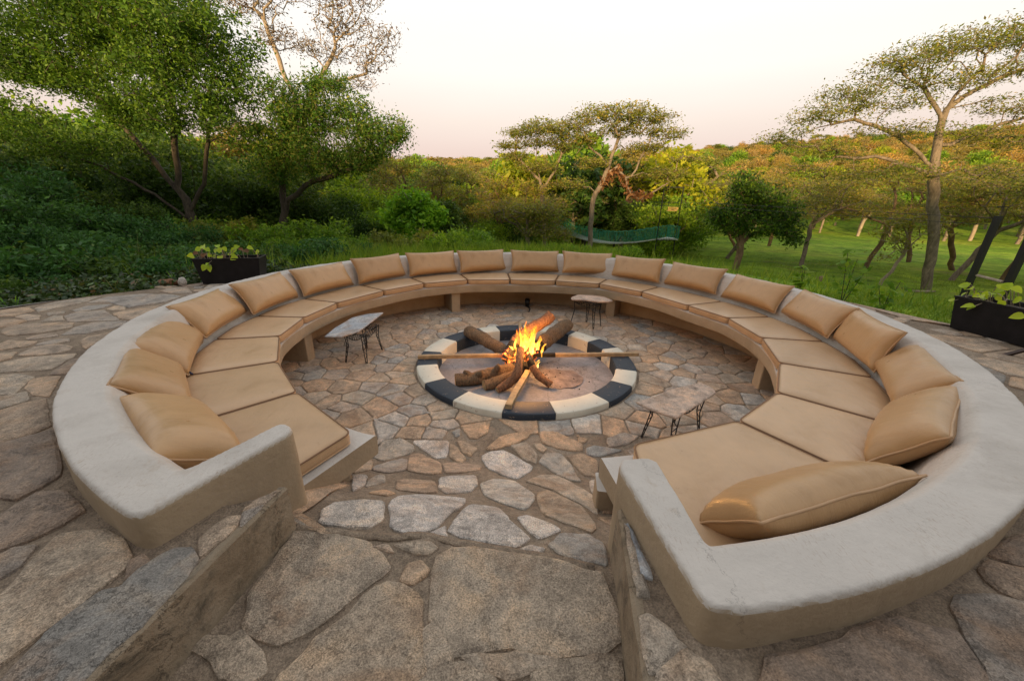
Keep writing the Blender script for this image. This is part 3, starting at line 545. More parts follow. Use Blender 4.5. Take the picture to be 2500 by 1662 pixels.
# ------------------------------------------------------------------ sunken pit floor
def pit_z(x, y): return floor_z(y, x)
def build_pit():
    mb = MB(); V = []; F = []; xs = np.arange(-3.3, 3.64, .06); ys = np.arange(-2.2, 7.6, .06); idx = {}
    for i, x in enumerate(xs):
        for j, y in enumerate(ys):
            r = math.hypot(x - CB[0], y - CB[1])
            okp = (y < 1.5 and cheekL(y) - .12 < x < cheekR(y) + .12)
            if not (r < 3.3 and (y > 1.3 or okp)) and not okp: continue
            if math.hypot(x - RINGC[0], y - RINGC[1]) < 1.16: continue
            e = .004 * nz3(x * 14, y * 14) + .003 * nz3(x * 40, y * 40, 5)
            idx[i, j] = len(V); V.append((x, y, pit_z(x, y) + e))
    for (i, j) in list(idx):
        q = [idx.get(k) for k in ((i, j), (i + 1, j), (i + 1, j + 1), (i, j + 1))]
        if None not in q: F.append(tuple(q))
    mb.add(V, F); return tag(mb.build('pit_floor', M_MORTAR, smooth=True), kind='structure')
pit_floor = build_pit()
pit_recs = []
def put_stone(name, poly, zf, h, material, parent, **k):
    mb = MB(); r = stone_shape(mb, poly, zf, h, **k)
    if r is None: return None
    return mb.build(name, material, parent)
BIG = {0, 1, 2, 5, 6, 7, 8, 42}; LIGHT = {9, 10, 11, 12, 13, 14, 18, 22, 23, 29}
for i, p in enumerate(FLOOR_POLYS):
    big = i in BIG
    m_ = M_STONE_BIG if big else (M_STONE_LIGHT if i in LIGHT else M_STONE)
    put_stone('flagstone', p, pit_z, .016 if big else .013, m_, pit_floor, gap=-.012 if big else -.006, jit=.008 if big else .004, bev=.014 if big else .007, step=.05 if big else .035)
    pit_recs.append(rec(ccw(p)))
def pit_ok(x, y):
    r = math.hypot(x - CB[0], y - CB[1]); q = math.hypot(x - RINGC[0], y - RINGC[1])
    return r < 3.05 and q > 1.40 and y > 1.6
rnd1 = random.Random(5)
# ring of stones that hug the kerb plus free field
dummy = [polar(a_, r_, RINGC) for r_ in (.3, .75, 1.15) for a_ in range(0, 360, 22)]
seeds = scatter(-3.1, 3.4, 1.3, 7.4, lambda x, y: .235 if x < 0 else .27, pit_ok, 16000, rnd1)
sx_ = 1.0
cells = voronoi(seeds + dummy)[:len(seeds)]
under = MB(); n_under = 0
def fit_pit(p):
    o = []
    for x, y in resample(p, .06):
        dx, dy = x - CB[0], y - CB[1]; r = math.hypot(dx, dy)
        if r > 3.06: x, y = CB[0] + dx * 3.06 / r, CB[1] + dy * 3.06 / r
        dx, dy = x - RINGC[0], y - RINGC[1]; r = math.hypot(dx, dy)
        if r < 1.345: x, y = RINGC[0] + dx * 1.345 / r, RINGC[1] + dy * 1.345 / r
        o.append((x, y))
    return o
for s_, p in zip(seeds, cells):
    if len(p) < 3: continue
    q = offset(ccw(p), .007)
    if area(q) < .003: continue
    if s_[1] < 2.9 and hits(q, pit_recs): continue
    q = fit_pit(q)
    if area(q) < .003: continue
    far = math.hypot(s_[0] - CB[0], s_[1] - CB[1]) > 2.72
    if far: stone_shape(under, q, pit_z, .012, jit=.004, step=.06)
    else:
        put_stone('flagstone', q, pit_z, .012, M_STONE if rnd1.random() < .82 else M_STONE_TER, pit_floor, jit=.005, step=.05)
        pit_recs.append(rec(q))
uo = under.build('flagstones_under_seat', M_STONE, pit_floor); uo['kind'] = 'stuff'
# small filler stones in the gaps between the traced ones
for d2, g2 in ((.19, .011), (.10, .009)):
  s2 = scatter(-1.3, 1.3, .9, 3.05, d2, lambda x, y: pit_ok(x, max(y, 1.61)) and cheekL(y) + .05 < x < cheekR(y) + .02 + (y > 1.5) * 1, 4000, rnd1)
  for s_, p in zip(s2, voronoi(s2)):
    if len(p) < 3: continue
    q = fit_pit(offset(ccw(p), g2))
    if area(q) < .0016 or max(a for a, b in q) > s_[0] + .35 or hits(q, pit_recs): continue
    put_stone('flagstone', q, pit_z, .011, M_STONE, pit_floor, jit=.003, step=.03); pit_recs.append(rec(q))
# cement bead along the two edges of the sloping entrance
def bead(pts, r, nm):
    mb = MB(); P_ = []
    for i in range(len(pts) - 1):
        a, b = Vector(pts[i]), Vector(pts[i + 1]); n = max(2, int((b - a).length / .04))
        for k in range(n): q = a.lerp(b, k / n); P_.append((q.x + .006 * nz3(q.x * 9, q.y * 9), q.y + .008 * nz3(q.x * 11, q.y * 11, 4), floor_z(q.y, q.x) + .004))
    mb.tube(P_, [r * (1 + .3 * nz3(p[0] * 15, p[1] * 15)) for p in P_], 7, squash=.45)
    o = mb.build(nm, M_MORTAR, pit_floor, smooth=True); return o
bead(BEAD, .020, 'mortar_lip')
# ------------------------------------------------------------------ terrace
from mathutils.geometry import tessellate_polygon
def build_terrace():
    P_ = []
    y = -3.0
    P_.append((cheekR(-3) + .03, -3)); P_.append((cheekR(.6) + .03, .6)); P_.append((cheekR(1.1) + .03, 1.1)); P_.append((.55, .95))
    for d in np.arange(-83, 246.5, 2.5): P_.append(polar(d, 3.38))
    P_.append((-1.05, 1.15)); P_.append((cheekL(1.2) - .03, 1.2)); P_.append((cheekL(.6) - .03, .6)); P_.append((cheekL(-3) - .03, -3))
    P_.append((-9, -3))
    for d in np.arange(215, -31, -2.5): P_.append(polar(d, RB(d)))
    P_.append((9, -3))
    tri = tessellate_polygon([[Vector((a, b, 0)) for a, b in P_]])
    mb = MB(); n = len(P_)
    mb.add([(a, b, Z_TER) for a, b in P_] + [(a, b, .35) for a, b in P_], [tuple(t_) for t_ in tri] + [(i, (i + 1) % n, n + (i + 1) % n, n + i) for i in range(n)])
    o = mb.build('terrace_floor', M_MORTAR)
    import bmesh
    bm = bmesh.new(); bm.from_mesh(o.data); bmesh.ops.recalc_face_normals(bm, faces=bm.faces)
    up = [f for f in bm.faces if abs(f.normal.z) > .9]
    if sum(f.normal.z for f in up) < 0: bmesh.ops.reverse_faces(bm, faces=bm.faces)
    bm.to_mesh(o.data); bm.free()
    return tag(o, kind='structure')
terrace = build_terrace()
tz = lambda x, y: Z_TER
ter_recs = []
TD = {0, 2, 1}
for i, p in enumerate(TERR_POLYS):
    m_ = M_STONE_DARK if (i in (0, 1, 2, 4, 8) or 35 <= i < 39) else M_STONE_TER  # near corner slabs: shade put into their colour, besides the stone's own brown
    if i in (42,): m_ = M_SLATE
    if i in (3,): m_ = M_STONE_BIG
    p = ccw(p); p = [(x, y) for x, y in p]
    q = []
    for x, y in resample(p, .08):
        if y < 1.3 and cheekL(y) - .02 < x < -.3: x = cheekL(y) - .02
        if y < 1.3 and -.3 < x < cheekR(y) + .022: x = cheekR(y) + .022
        q.append((x, y))
    put_stone('flagstone', q, tz, .016 if i < 9 or i > 34 else .010, m_, terrace, gap=-.010 if (i < 9 or i > 34) else -.006, jit=.006, bev=.012, step=.06)
    ter_recs.append(rec(q))
def ter_ok(x, y):
    r = math.hypot(x - CB[0], y - CB[1]); d = math.degrees(math.atan2(y - CB[1], x - CB[0]))
    return 3.5 < r < RB(d) - .04 and y > -1.4 and abs(x) < 8.5 and not (cheekL(y) - .06 < x < cheekR(y) + .06 and y < 1.5)
def fit_ter(p):
    o = []
    for x, y in resample(p, .09):
        dx, dy = x - CB[0], y - CB[1]; r = math.hypot(dx, dy); rb = RB(math.degrees(math.atan2(dy, dx))) - .01
        if r < 3.43: x, y = CB[0] + dx * 3.43 / r, CB[1] + dy * 3.43 / r
        if r > rb: x, y = CB[0] + dx * rb / r, CB[1] + dy * rb / r
        if y < 1.3 and cheekL(y) - .03 < x < cheekR(y) + .04: x = cheekL(y) - .03 if x < -.25 else cheekR(y) + .04
        o.append((x, y))
    return o
for dist, gap, mt in ((.50, .011, 0), (.22, .010, 1), (.12, .009, 1)):
    sd_ = scatter(-8.5, 8.5, -1.4, 8, dist, ter_ok, 9000 if dist > .3 else 14000, rnd1)
    for s_, p in zip(sd_, voronoi(sd_)):
        if len(p) < 3: continue
        q = offset(ccw(p), gap)
        if area(q) < .003: continue
        q = fit_ter(q)
        if abs(area(q)) < .004 or hits(q, ter_recs): continue
        if dist < .3 and not (s_[1] > .2 and s_[1] < 6 and abs(s_[0]) < 6): continue
        ter_recs.append(rec(q))
        put_stone('flagstone', q, tz, .010, M_STONE_TER if rnd1.random() < .6 else (M_STONE_DARK if rnd1.random() < .6 else M_STONE), terrace, jit=.006, step=.08)
# ------------------------------------------------------------------ low walls beside the passage
M_CHEEK = None
def cheek_mat():
    m_, t, p, o = mat('stained_render')
    tcn = N(t, 'ShaderNodeTexCoord'); v = tcn.outputs['Object']
    a = noise_n(t, 4.5, 7, .7, v, .3); b = noise_n(t, 48, 5, .65, v); e = noise_n(t, 6.5, 8, .75, v, .5)
    c = ramp(t, a.outputs[0], [(.3, (.17, .125, .08)), (.48, (.28, .215, .145)), (.7, (.36, .29, .21))]).outputs[0]
    k = ramp(t, e.outputs[0], [(.52, gray(0)), (.66, gray(.8))]); c = mix(t, c, (.075, .062, .045), k.outputs[0])
    vo = N(t, 'ShaderNodeTexVoronoi', feature='DISTANCE_TO_EDGE'); vo.inputs['Scale'].default_value = 2.1
    wv = N(t, 'ShaderNodeVectorMath', operation='ADD'); sc_ = N(t, 'ShaderNodeVectorMath', operation='SCALE'); sc_.inputs['Scale'].default_value = .4
    t.links.new(e.outputs['Color'], sc_.inputs[0]); t.links.new(v, wv.inputs[0]); t.links.new(sc_.outputs[0], wv.inputs[1]); t.links.new(wv.outputs[0], vo.inputs['Vector'])
    ck = ramp(t, vo.outputs['Distance'], [(.0, gray(.3)), (.008, gray(1.0))]); c = mix(t, c, ck.outputs[0], .8, 'MULTIPLY')
    t.links.new(c, p.inputs['Base Color']); p.inputs['Roughness'].default_value = .9
    hb = mix(t, e.outputs[0], b.outputs[0], .35); hb = mix(t, hb, ck.outputs[0], .12); bump(t, p, hb, .9, .03); return m_
M_CHEEK = cheek_mat()
def low_wall(fn, side, y1, lab):
    mb = MB(); ys = np.arange(-2.6, y1 + .001, .08); w = .030; rings = []
    for y in ys:
        x = fn(y); e = .004 * nz3(x * 6, y * 6) + .002 * nz3(x * 20, y * 20); s_ = side; w = .034 + .006 * nz3(3, y * 9)
        sec = [(x + e, .40), (x + e, .62), (x + e * .6, Z_TER - .004), (x - s_ * .010, Z_TER + .006 + .002 * nz3(y * 12, 5)), (x - s_ * w, Z_TER + .003), (x - s_ * (w + .006), .40)]
        rings.append([(a, y, b) for a, b in sec])
    n = 6; V = [v for r in rings for v in r]; F = []
    for i in range(len(rings) - 1):
        for j in range(n - 1): q = (i * n + j, (i + 1) * n + j, (i + 1) * n + j + 1, i * n + j + 1); F.append(q if side < 0 else q[::-1])
    F.append(tuple((len(rings) - 1) * n + j for j in range(n)))
    mb.add(V, F); o = mb.build('low_retaining_wall', M_CHEEK)
    return tag(o, lab, 'wall')
low_wall(cheekL, 1, 1.24, 'low stained plaster wall on the left of the sloping stone entrance passage')
low_wall(cheekR, -1, 1.20, 'low plaster wall on the right of the stone entrance passage, below the right armrest')
# ================================================================== the ring bench
bench = empty('curved_bench', (CB[0], CB[1], 0))
tag(bench, 'large circular pale concrete bench with backrest wall sunk around the fire pit', 'bench')
def local(mb, o=CB):
    mb.v = [(x - o[0], y - o[1], z) for x, y, z in mb.v]; return mb
def sweep(mb, sec, d0, d1, step=1.5, wob=.004):
    """sec: function(deg)-> list of (r,z), closed section"""
    ds = np.linspace(d0, d1, int(abs(d1 - d0) / step) + 1); rings = []
    for d in ds:
        a = math.radians(d); ring = []
        for r, z in sec(d):
            x, y = CB[0] + r * math.cos(a), CB[1] + r * math.sin(a)
            e = wob * nz3(x * 2.6, y * 2.6, z * 3) + wob * .5 * nz3(x * 9, y * 9, z * 9)
            ring.append((x + e * math.cos(a), y + e * math.sin(a), z + e * .7))
        rings.append(ring)
    n = len(rings[0]); V = [v for r in rings for v in r]; F = []
    for i in range(len(rings) - 1):
        for j in range(n):
            k = (j + 1) % n; F.append((i * n + j, i * n + k, (i + 1) * n + k, (i + 1) * n + j))
    F.append(tuple(range(n))[::-1]); F.append(tuple((len(rings) - 1) * n + j for j in range(n)))
    mb.add(V, F)
wall_mb = MB(); sweep(wall_mb, lambda d: [(3.05 + .03, .30), (3.47, .30), (R_OUT + .004, .70), (R_OUT + .002, .905), (R_OUT - .006, .922), (3.30, .922), (3.275, .905), (3.235, .84), (3.19, .72), (3.155, .60), (3.13, .52), (3.10, .44)], -83.0, 246.0)
mb = MB(); sweep(mb, lambda d: [(r_in(d) + .006, .363), (3.09, .360), (3.14, .43), (3.12, .497), (r_in(d) + .02, .501), (r_in(d) + .004, .496), (r_in(d), .482), (r_in(d) + .001, .38)], -80.9, 244.6)
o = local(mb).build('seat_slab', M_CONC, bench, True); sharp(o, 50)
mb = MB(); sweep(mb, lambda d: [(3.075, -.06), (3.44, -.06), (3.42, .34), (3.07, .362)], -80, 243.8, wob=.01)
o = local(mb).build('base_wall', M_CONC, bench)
for (d, dr) in ((177.0, 0), (116.4, 0), (56.2, .10), (-7.4, 0), (-38, 0), (212, 0)):
    if d in (-38, 212): continue
    mb = MB(); r0 = r_in(d) + .07 + dr; h = .078
    a = math.radians(d); ca, sa = math.cos(a), math.sin(a)
    pl = [(r0, -h), (3.08, -h), (3.08, h), (r0, h)]
    P2 = [(CB[0] + r * ca - w * sa, CB[1] + r * sa + w * ca) for r, w in pl]
    P2 = round_poly(ccw(P2), .012, 2)
    loft(mb, [[(x, y, -.03) for x, y in P2], [(x + .003 * nz3(x * 5, y * 5), y, .18) for x, y in P2], [(x, y, .366) for x, y in P2]])
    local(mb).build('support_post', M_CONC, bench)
for P2 in ([(-.953, 1.872), (-1.052, 1.728), (-1.19, 1.81), (-1.09, 1.96)], [(.66, 1.70), (.66, 1.86), (.52, 1.88), (.50, 1.72)]):
    mb = MB(); P2 = round_poly(ccw(P2), .012, 2)
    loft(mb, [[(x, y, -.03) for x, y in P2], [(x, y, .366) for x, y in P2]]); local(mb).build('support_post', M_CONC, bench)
def arm(poly, nm_lab, zb):
    p = ccw(poly); q = resample(round_poly(p, .05, 5), .06); rings = []
    for z, ins in ((zb, 0), (.55, .0), (.905, .0), (.922, .006)):
        rings.append([(x + .003 * nz3(x * 5, y * 5, z * 4), y + .003 * nz3(x * 5, y * 5, z * 4 + 9), z) for x, y in offset(q, ins)])
    loft(wall_mb, rings, cap_bot=True)
def rim(d0, d1, r): return [polar(d, r) for d in np.linspace(d0, d1, 5)]
arm([(-1.188, .928), (-.951, 1.440), (-1.045, 1.502), (-1.222, 1.165)] + rim(244.0, 243.6, 3.30)[:1] + rim(244.0, 244.0, 3.475)[:1], 'l', .05)
arm([(.523, .676), (.427, 1.228), (.455, 1.292), (.600, 1.300), (.618, .846)] + [polar(-80.6, 3.29), polar(-80.6, 3.475)], 'r', .05)
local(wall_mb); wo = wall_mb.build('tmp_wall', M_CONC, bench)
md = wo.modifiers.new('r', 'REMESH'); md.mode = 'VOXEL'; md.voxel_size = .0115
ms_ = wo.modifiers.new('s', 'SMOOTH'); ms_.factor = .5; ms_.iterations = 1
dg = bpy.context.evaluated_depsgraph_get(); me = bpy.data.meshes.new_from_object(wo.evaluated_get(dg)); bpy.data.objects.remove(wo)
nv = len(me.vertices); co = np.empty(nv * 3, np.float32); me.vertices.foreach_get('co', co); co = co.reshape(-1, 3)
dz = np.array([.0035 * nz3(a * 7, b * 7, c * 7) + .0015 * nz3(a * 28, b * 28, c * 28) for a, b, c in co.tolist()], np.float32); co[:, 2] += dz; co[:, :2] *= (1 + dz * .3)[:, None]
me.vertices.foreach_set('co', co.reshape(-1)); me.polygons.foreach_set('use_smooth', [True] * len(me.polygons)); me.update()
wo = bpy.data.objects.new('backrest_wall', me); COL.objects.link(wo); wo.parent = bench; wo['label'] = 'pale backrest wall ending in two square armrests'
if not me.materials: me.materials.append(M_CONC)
# ================================================================== cushions
WHERE_S = ['first seat cushion at the left armrest', 'second seat cushion from the left armrest', 'third seat cushion from the left armrest', 'fourth seat cushion from the left armrest, above the left support post',
 'fifth seat cushion from the left armrest, behind the grey slate table', 'sixth seat cushion from the left armrest', 'seventh seat cushion from the left armrest', 'eighth seat cushion from the left armrest', 'ninth seat cushion from the left armrest, above the back left post',
 'tenth seat cushion, middle of the ring bench straight behind the fire', 'ninth seat cushion from the right armrest, behind the thick upright logs', 'eighth seat cushion from the right armrest, behind the pale back table',
 'seventh seat cushion from the right armrest, above the back right post', 'sixth seat cushion from the right armrest', 'fifth seat cushion from the right armrest', 'fourth seat cushion from the right armrest', 'third seat cushion from the right armrest', 'creased second seat cushion from the right armrest', 'first seat cushion at the right armrest, partly under the fallen pillow']
def seat_cushion(i):
    a0, a1 = SA[i], SA[i + 1]; r0, r1 = SR[i] - .004, SR[i + 1] - .004
    if i == 0: a0 = 243.6; r0 += .03
    rb = 3.10
    P_ = [polar(a0, r0), polar(a1, r1), polar(a1, rb), polar((a0 + a1) / 2, rb + .02), polar(a0, rb)]
    if i == 18: P_ = [polar(a0, r0), polar(a1, 2.33), (.64, 1.30), (.66, 1.02), polar((a0 + a1) / 2 - 2, rb + .01), polar(a0, rb)]
    P_ = offset(ccw(P_), .0095); c = np.mean(P_, 0); P_ = resample(round_poly(P_, .045, 5), .05)
    root = empty('seat_cushion', (c[0], c[1], .503))
    tag(root, 'tan leather ' + WHERE_S[i], 'seat cushion', 'tan leather seat cushions round the bench')
    rr = random.Random(i); mb = MB(); rings = []
    def push(q, z): rings.append([(x - c[0], y - c[1], z) for x, y in q])
    push(offset(P_, .014), .0); push(offset(P_, .003), .010); push(offset(P_, -.004), .040); push(offset(P_, -.001), .066); push(offset(P_, .004), .080)
    seed = rr.uniform(0, 50)
    for f_, z in ((.045, .0865), (.10, .091), (.2, .0945), (.36, .0965), (.56, .0975), (.78, .098)):
        ring = []
        for x, y in offset(P_, .006):
            X, Y = x + (c[0] - x) * f_, y + (c[1] - y) * f_
            e = .0035 * nz3(X * 4, Y * 4, seed) + .0015 * nz3(X * 16, Y * 16, seed)
            if i == 17:   # creases pulled towards the pillow
                t_ = max(0, 1 - math.hypot(X - polar(-56, 3.0)[0], Y - polar(-56, 3.0)[1]) / .5)
                e += .007 * t_ * math.sin((math.degrees(math.atan2(Y - polar(-50, 3.25)[1], X - polar(-50, 3.25)[0])) * .42))
            ring.append((X - c[0], Y - c[1], z + e * min(1, f_ * 6)))
        rings.append(ring)
    loft(mb, rings, cap_bot=True); o = mb.build('cover', M_LEATHER, root, True)
    for zz, oo, rd in ((.079, .000, .0052), (.010, .002, .0045)):
        pm = MB(); q = offset(P_, oo); L_ = [(x - c[0], y - c[1], zz + .001 * nz3(x * 9, y * 9, 3)) for x, y in q]; L_.append(L_[0]); pm.tube(L_, rd, 6, cap=False)
        pm.build('piping', M_PIPE if zz > .05 else M_LEATHER, root, True)
for i in range(19): seat_cushion(i)
WHERE_P = ['plump tan leather pillow slumped beside the left armrest', 'tan leather pillow second from the left armrest, tipped against the wall', 'tan leather pillow third from the left armrest with a dark cord at its lower corner', 'tan leather pillow fourth from the left armrest',
 'tan leather pillow fifth from the left armrest', 'tan leather pillow sixth from the left armrest, behind the grey slate table', 'tan leather pillow seventh from the left armrest', 'tan leather pillow eighth from the left armrest', 'tan leather pillow ninth from the left armrest, left of the wide wall gap',
 'upright tan leather pillow in the middle of the bench, straight behind the fire', 'tan leather pillow ninth from the right armrest, next right of the middle one', 'tan leather pillow eighth from the right armrest, in front of the hanging bridge tower', 'tan leather pillow seventh from the right armrest', 'tan leather pillow sixth from the right armrest',
 'tan leather pillow fifth from the right armrest, overlapping its neighbour', 'tan leather pillow fourth from the right armrest', 'tan leather pillow third from the right armrest, with pointed corners', 'fat tan leather pillow second from the right armrest', 'largest tan leather pillow, toppled along the seat beside the right armrest']
def pillow(i, pose):
    x, y, z, yaw, lean, roll, w, h = pose
    w *= 1.03; h *= 1.03
    fat = .105 if i not in (0, 17, 18) else .12
    back = .055 if i not in (0, 17, 18) else .10
    root = bpy.data.objects.new('back_pillow', None); COL.objects.link(root)
    tag(root, WHERE_P[i], 'pillow', 'tan leather pillows along the backrest')
    X = Vector((math.cos(yaw), math.sin(yaw), 0)); O = Vector((-math.sin(yaw), math.cos(yaw), 0)); Zv = Vector((0, 0, 1))
    up = Zv * math.cos(lean) + O * math.sin(lean); X2 = X * math.cos(roll) + up * math.sin(roll); U2 = up * math.cos(roll) - X * math.sin(roll); Y2 = U2.cross(X2)
    M_ = Matrix((X2, Y2, U2)).transposed().to_4x4(); inw = Y2 * (-.03 if i > 2 else -.015) 
    M_.translation = Vector((x, y, z)) + inw; root.matrix_world = M_
    nx, ny = 26, 16; rr = random.Random(100 + i); seed = rr.uniform(0, 90); V = []; F = []; idf = {}; idb = {}
    def P2(u, v):
        px = w / 2 * u * (1 - .075 * (1 - v * v) * abs(u) ** 4); pz = h / 2 * v * (1 - .11 * (1 - u ** 2) * abs(v) ** 3)
        return px, pz
    us = [math.sin(PI / 2 * (2 * k / nx - 1)) * .35 + (2 * k / nx - 1) * .65 for k in range(nx + 1)]; vs = [math.sin(PI / 2 * (2 * k / ny - 1)) * .35 + (2 * k / ny - 1) * .65 for k in range(ny + 1)]
    for a, u in enumerate(us):
        for b, v in enumerate(vs):
            px, pz = P2(u, v); k = (max(0, 1 - u ** 4) * max(0, 1 - v ** 4)) ** .52
            edge = 1 - k; cr_ = math.exp(-((1 - abs(u)) ** 2 + (1 - abs(v)) ** 2) / .10)
            wr = .010 * nz3(px * 26 + seed, pz * 7, seed) * edge * k * 3 + .006 * nz3(px * 5, pz * 5, seed) + .012 * cr_ * math.sin(math.atan2(1 - abs(v) + .01, 1 - abs(u) + .01) * 9 + seed) * k
            sag = 1 - .16 * v
            f_ = -fat * k * sag + wr * min(1, k * 3); g_ = back * k * sag
            onb = a in (0, nx) or b in (0, ny)
            if onb: idf[a, b] = idb[a, b] = len(V); V.append((px, .006 * nz3(px * 8, pz * 8, seed), pz))
            else: idf[a, b] = len(V); V.append((px, f_, pz)); idb[a, b] = len(V); V.append((px, g_, pz))
    for a in range(nx):
        for b in range(ny):
            F.append((idf[a, b], idf[a + 1, b], idf[a + 1, b + 1], idf[a, b + 1])); F.append((idb[a, b + 1], idb[a + 1, b + 1], idb[a + 1, b], idb[a, b]))
    mb = MB(); mb.add(V, F); mb.build('cover', M_PILLOW, root, True)
    loop = [(a, 0) for a in range(nx)] + [(nx, b) for b in range(ny)] + [(a, ny) for a in range(nx, 0, -1)] + [(0, b) for b in range(ny, 0, -1)]
    L_ = [V[idf[q]] for q in loop]; L_.append(L_[0]); pm = MB(); pm.tube(L_, .0062, 6, cap=False); pm.build('piping', M_PIPE_L, root, True)
for i, q in enumerate(PILLOWS): pillow(i, q)

# ================================================================== fire ring
ring = empty('fire_ring', (RINGC[0], RINGC[1], 0))
tag(ring, 'low round kerb painted in white and navy blocks around the fire', 'fire pit')
RA = [258.8, 280.5, 306.6, 327.8, 345.7, 365.5, 379.0, 395.3, 413.7, 432, 450.5, 469.6, 482, 510.4, 533.5, 553.0, 574.4, 595.9, 618.8]
for k in range(18):
    a0, a1 = RA[k] + .12, RA[k + 1] - .12; n = max(4, int((a1 - a0) / 2.5)); mb = MB(); rings = []
    for d in np.linspace(a0, a1, n + 1):
        a = math.radians(d); sec = []
        for r, z in ((1.076, -.13), (1.073, .045), (1.079, .058), (1.09, .064), (1.30, .065), (1.312, .060), (1.319, .048), (1.322, -.03)):
            x, y = RINGC[0] + r * math.cos(a), RINGC[1] + r * math.sin(a); e = .004 * nz3(x * 6, y * 6, z * 5) + .002 * nz3(x * 25, y * 25, z * 20)
            sec.append((r * math.cos(a) + e * math.cos(a), r * math.sin(a) + e * math.sin(a), z + e))
        rings.append(sec)
    m_ = 8; V = [v for r in rings for v in r]; F = []
    for i in range(n):
        for j in range(m_): q = (j + 1) % m_; F.append((i * m_ + j, i * m_ + q, (i + 1) * m_ + q, (i + 1) * m_ + j))
    F.append(tuple(range(m_))[::-1]); F.append(tuple(n * m_ + j for j in range(m_)))
    mb.add(V, F); o = mb.build('kerb_block', M_WHITE if k % 2 else M_NAVY, ring, True); sharp(o, 35)
mb = MB(); V = [(0, 0, -.10)]; F = []
for i in range(1, 15):
    for j in range(48):
        a = 2 * PI * j / 48; r = 1.09 * i / 14; x, y = r * math.cos(a), r * math.sin(a)
        d = math.hypot((x - .42) / .34, (y + .18) / .34); pit = -.016 * sstep(1.15, .85, d) 
        V.append((x, y, -.10 + .004 * nz3(x * 3, y * 3) + pit + (.008 * nz3(x * 18, y * 18) if pit < -.004 else 0)))
for j in range(48): F.append((0, 1 + j, 1 + (j + 1) % 48))
for i in range(13):
    for j in range(48): k = (j + 1) % 48; F.append((1 + i * 48 + j, 1 + (i + 1) * 48 + j, 1 + (i + 1) * 48 + k, 1 + i * 48 + k))
mb.add(V, F); mb.build('hearth_floor', M_ASHFLOOR, ring, True)
M_BROKEN = simple('scorched_earth', (.25, .20, .185), .95, .4, 9, (30, 1, .02))
mb = MB(); pl = []
for k in range(26):
    a = 2 * PI * k / 26; r = .25 * (1 + .28 * nz3(math.cos(a) * 2, math.sin(a) * 2, 8) + .10 * nz3(math.cos(a) * 7, math.sin(a) * 7, 8)); pl.append((.42 + r * 1.1 * math.cos(a), -.20 + r * math.sin(a)))
loft(mb, [[(x, y, -.125) for x, y in pl], [(x, y, -.1035) for x, y in pl], [(x, y, -.106) for x, y in offset(pl, .03)]])
mb.build('broken_patch', M_BROKEN, ring)
rr = random.Random(3); mb = MB()
for k in range(90):
    a = rr.uniform(0, 2 * PI); r = abs(rr.gauss(0, .33)); x, y = .15 + r * math.cos(a) * 1.3, -.1 + r * math.sin(a); s_ = rr.uniform(.003, .012)
    if math.hypot(x, y) > 1.0: continue
    pl = [(x + s_ * math.cos(q) * rr.uniform(.6, 1), y + s_ * math.sin(q) * rr.uniform(.6, 1)) for q in np.linspace(0, 2 * PI, 6)[:-1]]
    loft(mb, [[(px, py, -.103) for px, py in pl], [(px, py, -.10 + s_ * .6) for px, py in offset(ccw(pl), s_ * .3)]])
o = mb.build('charcoal_crumbs', M_CHAR, ring); o['kind'] = 'stuff'
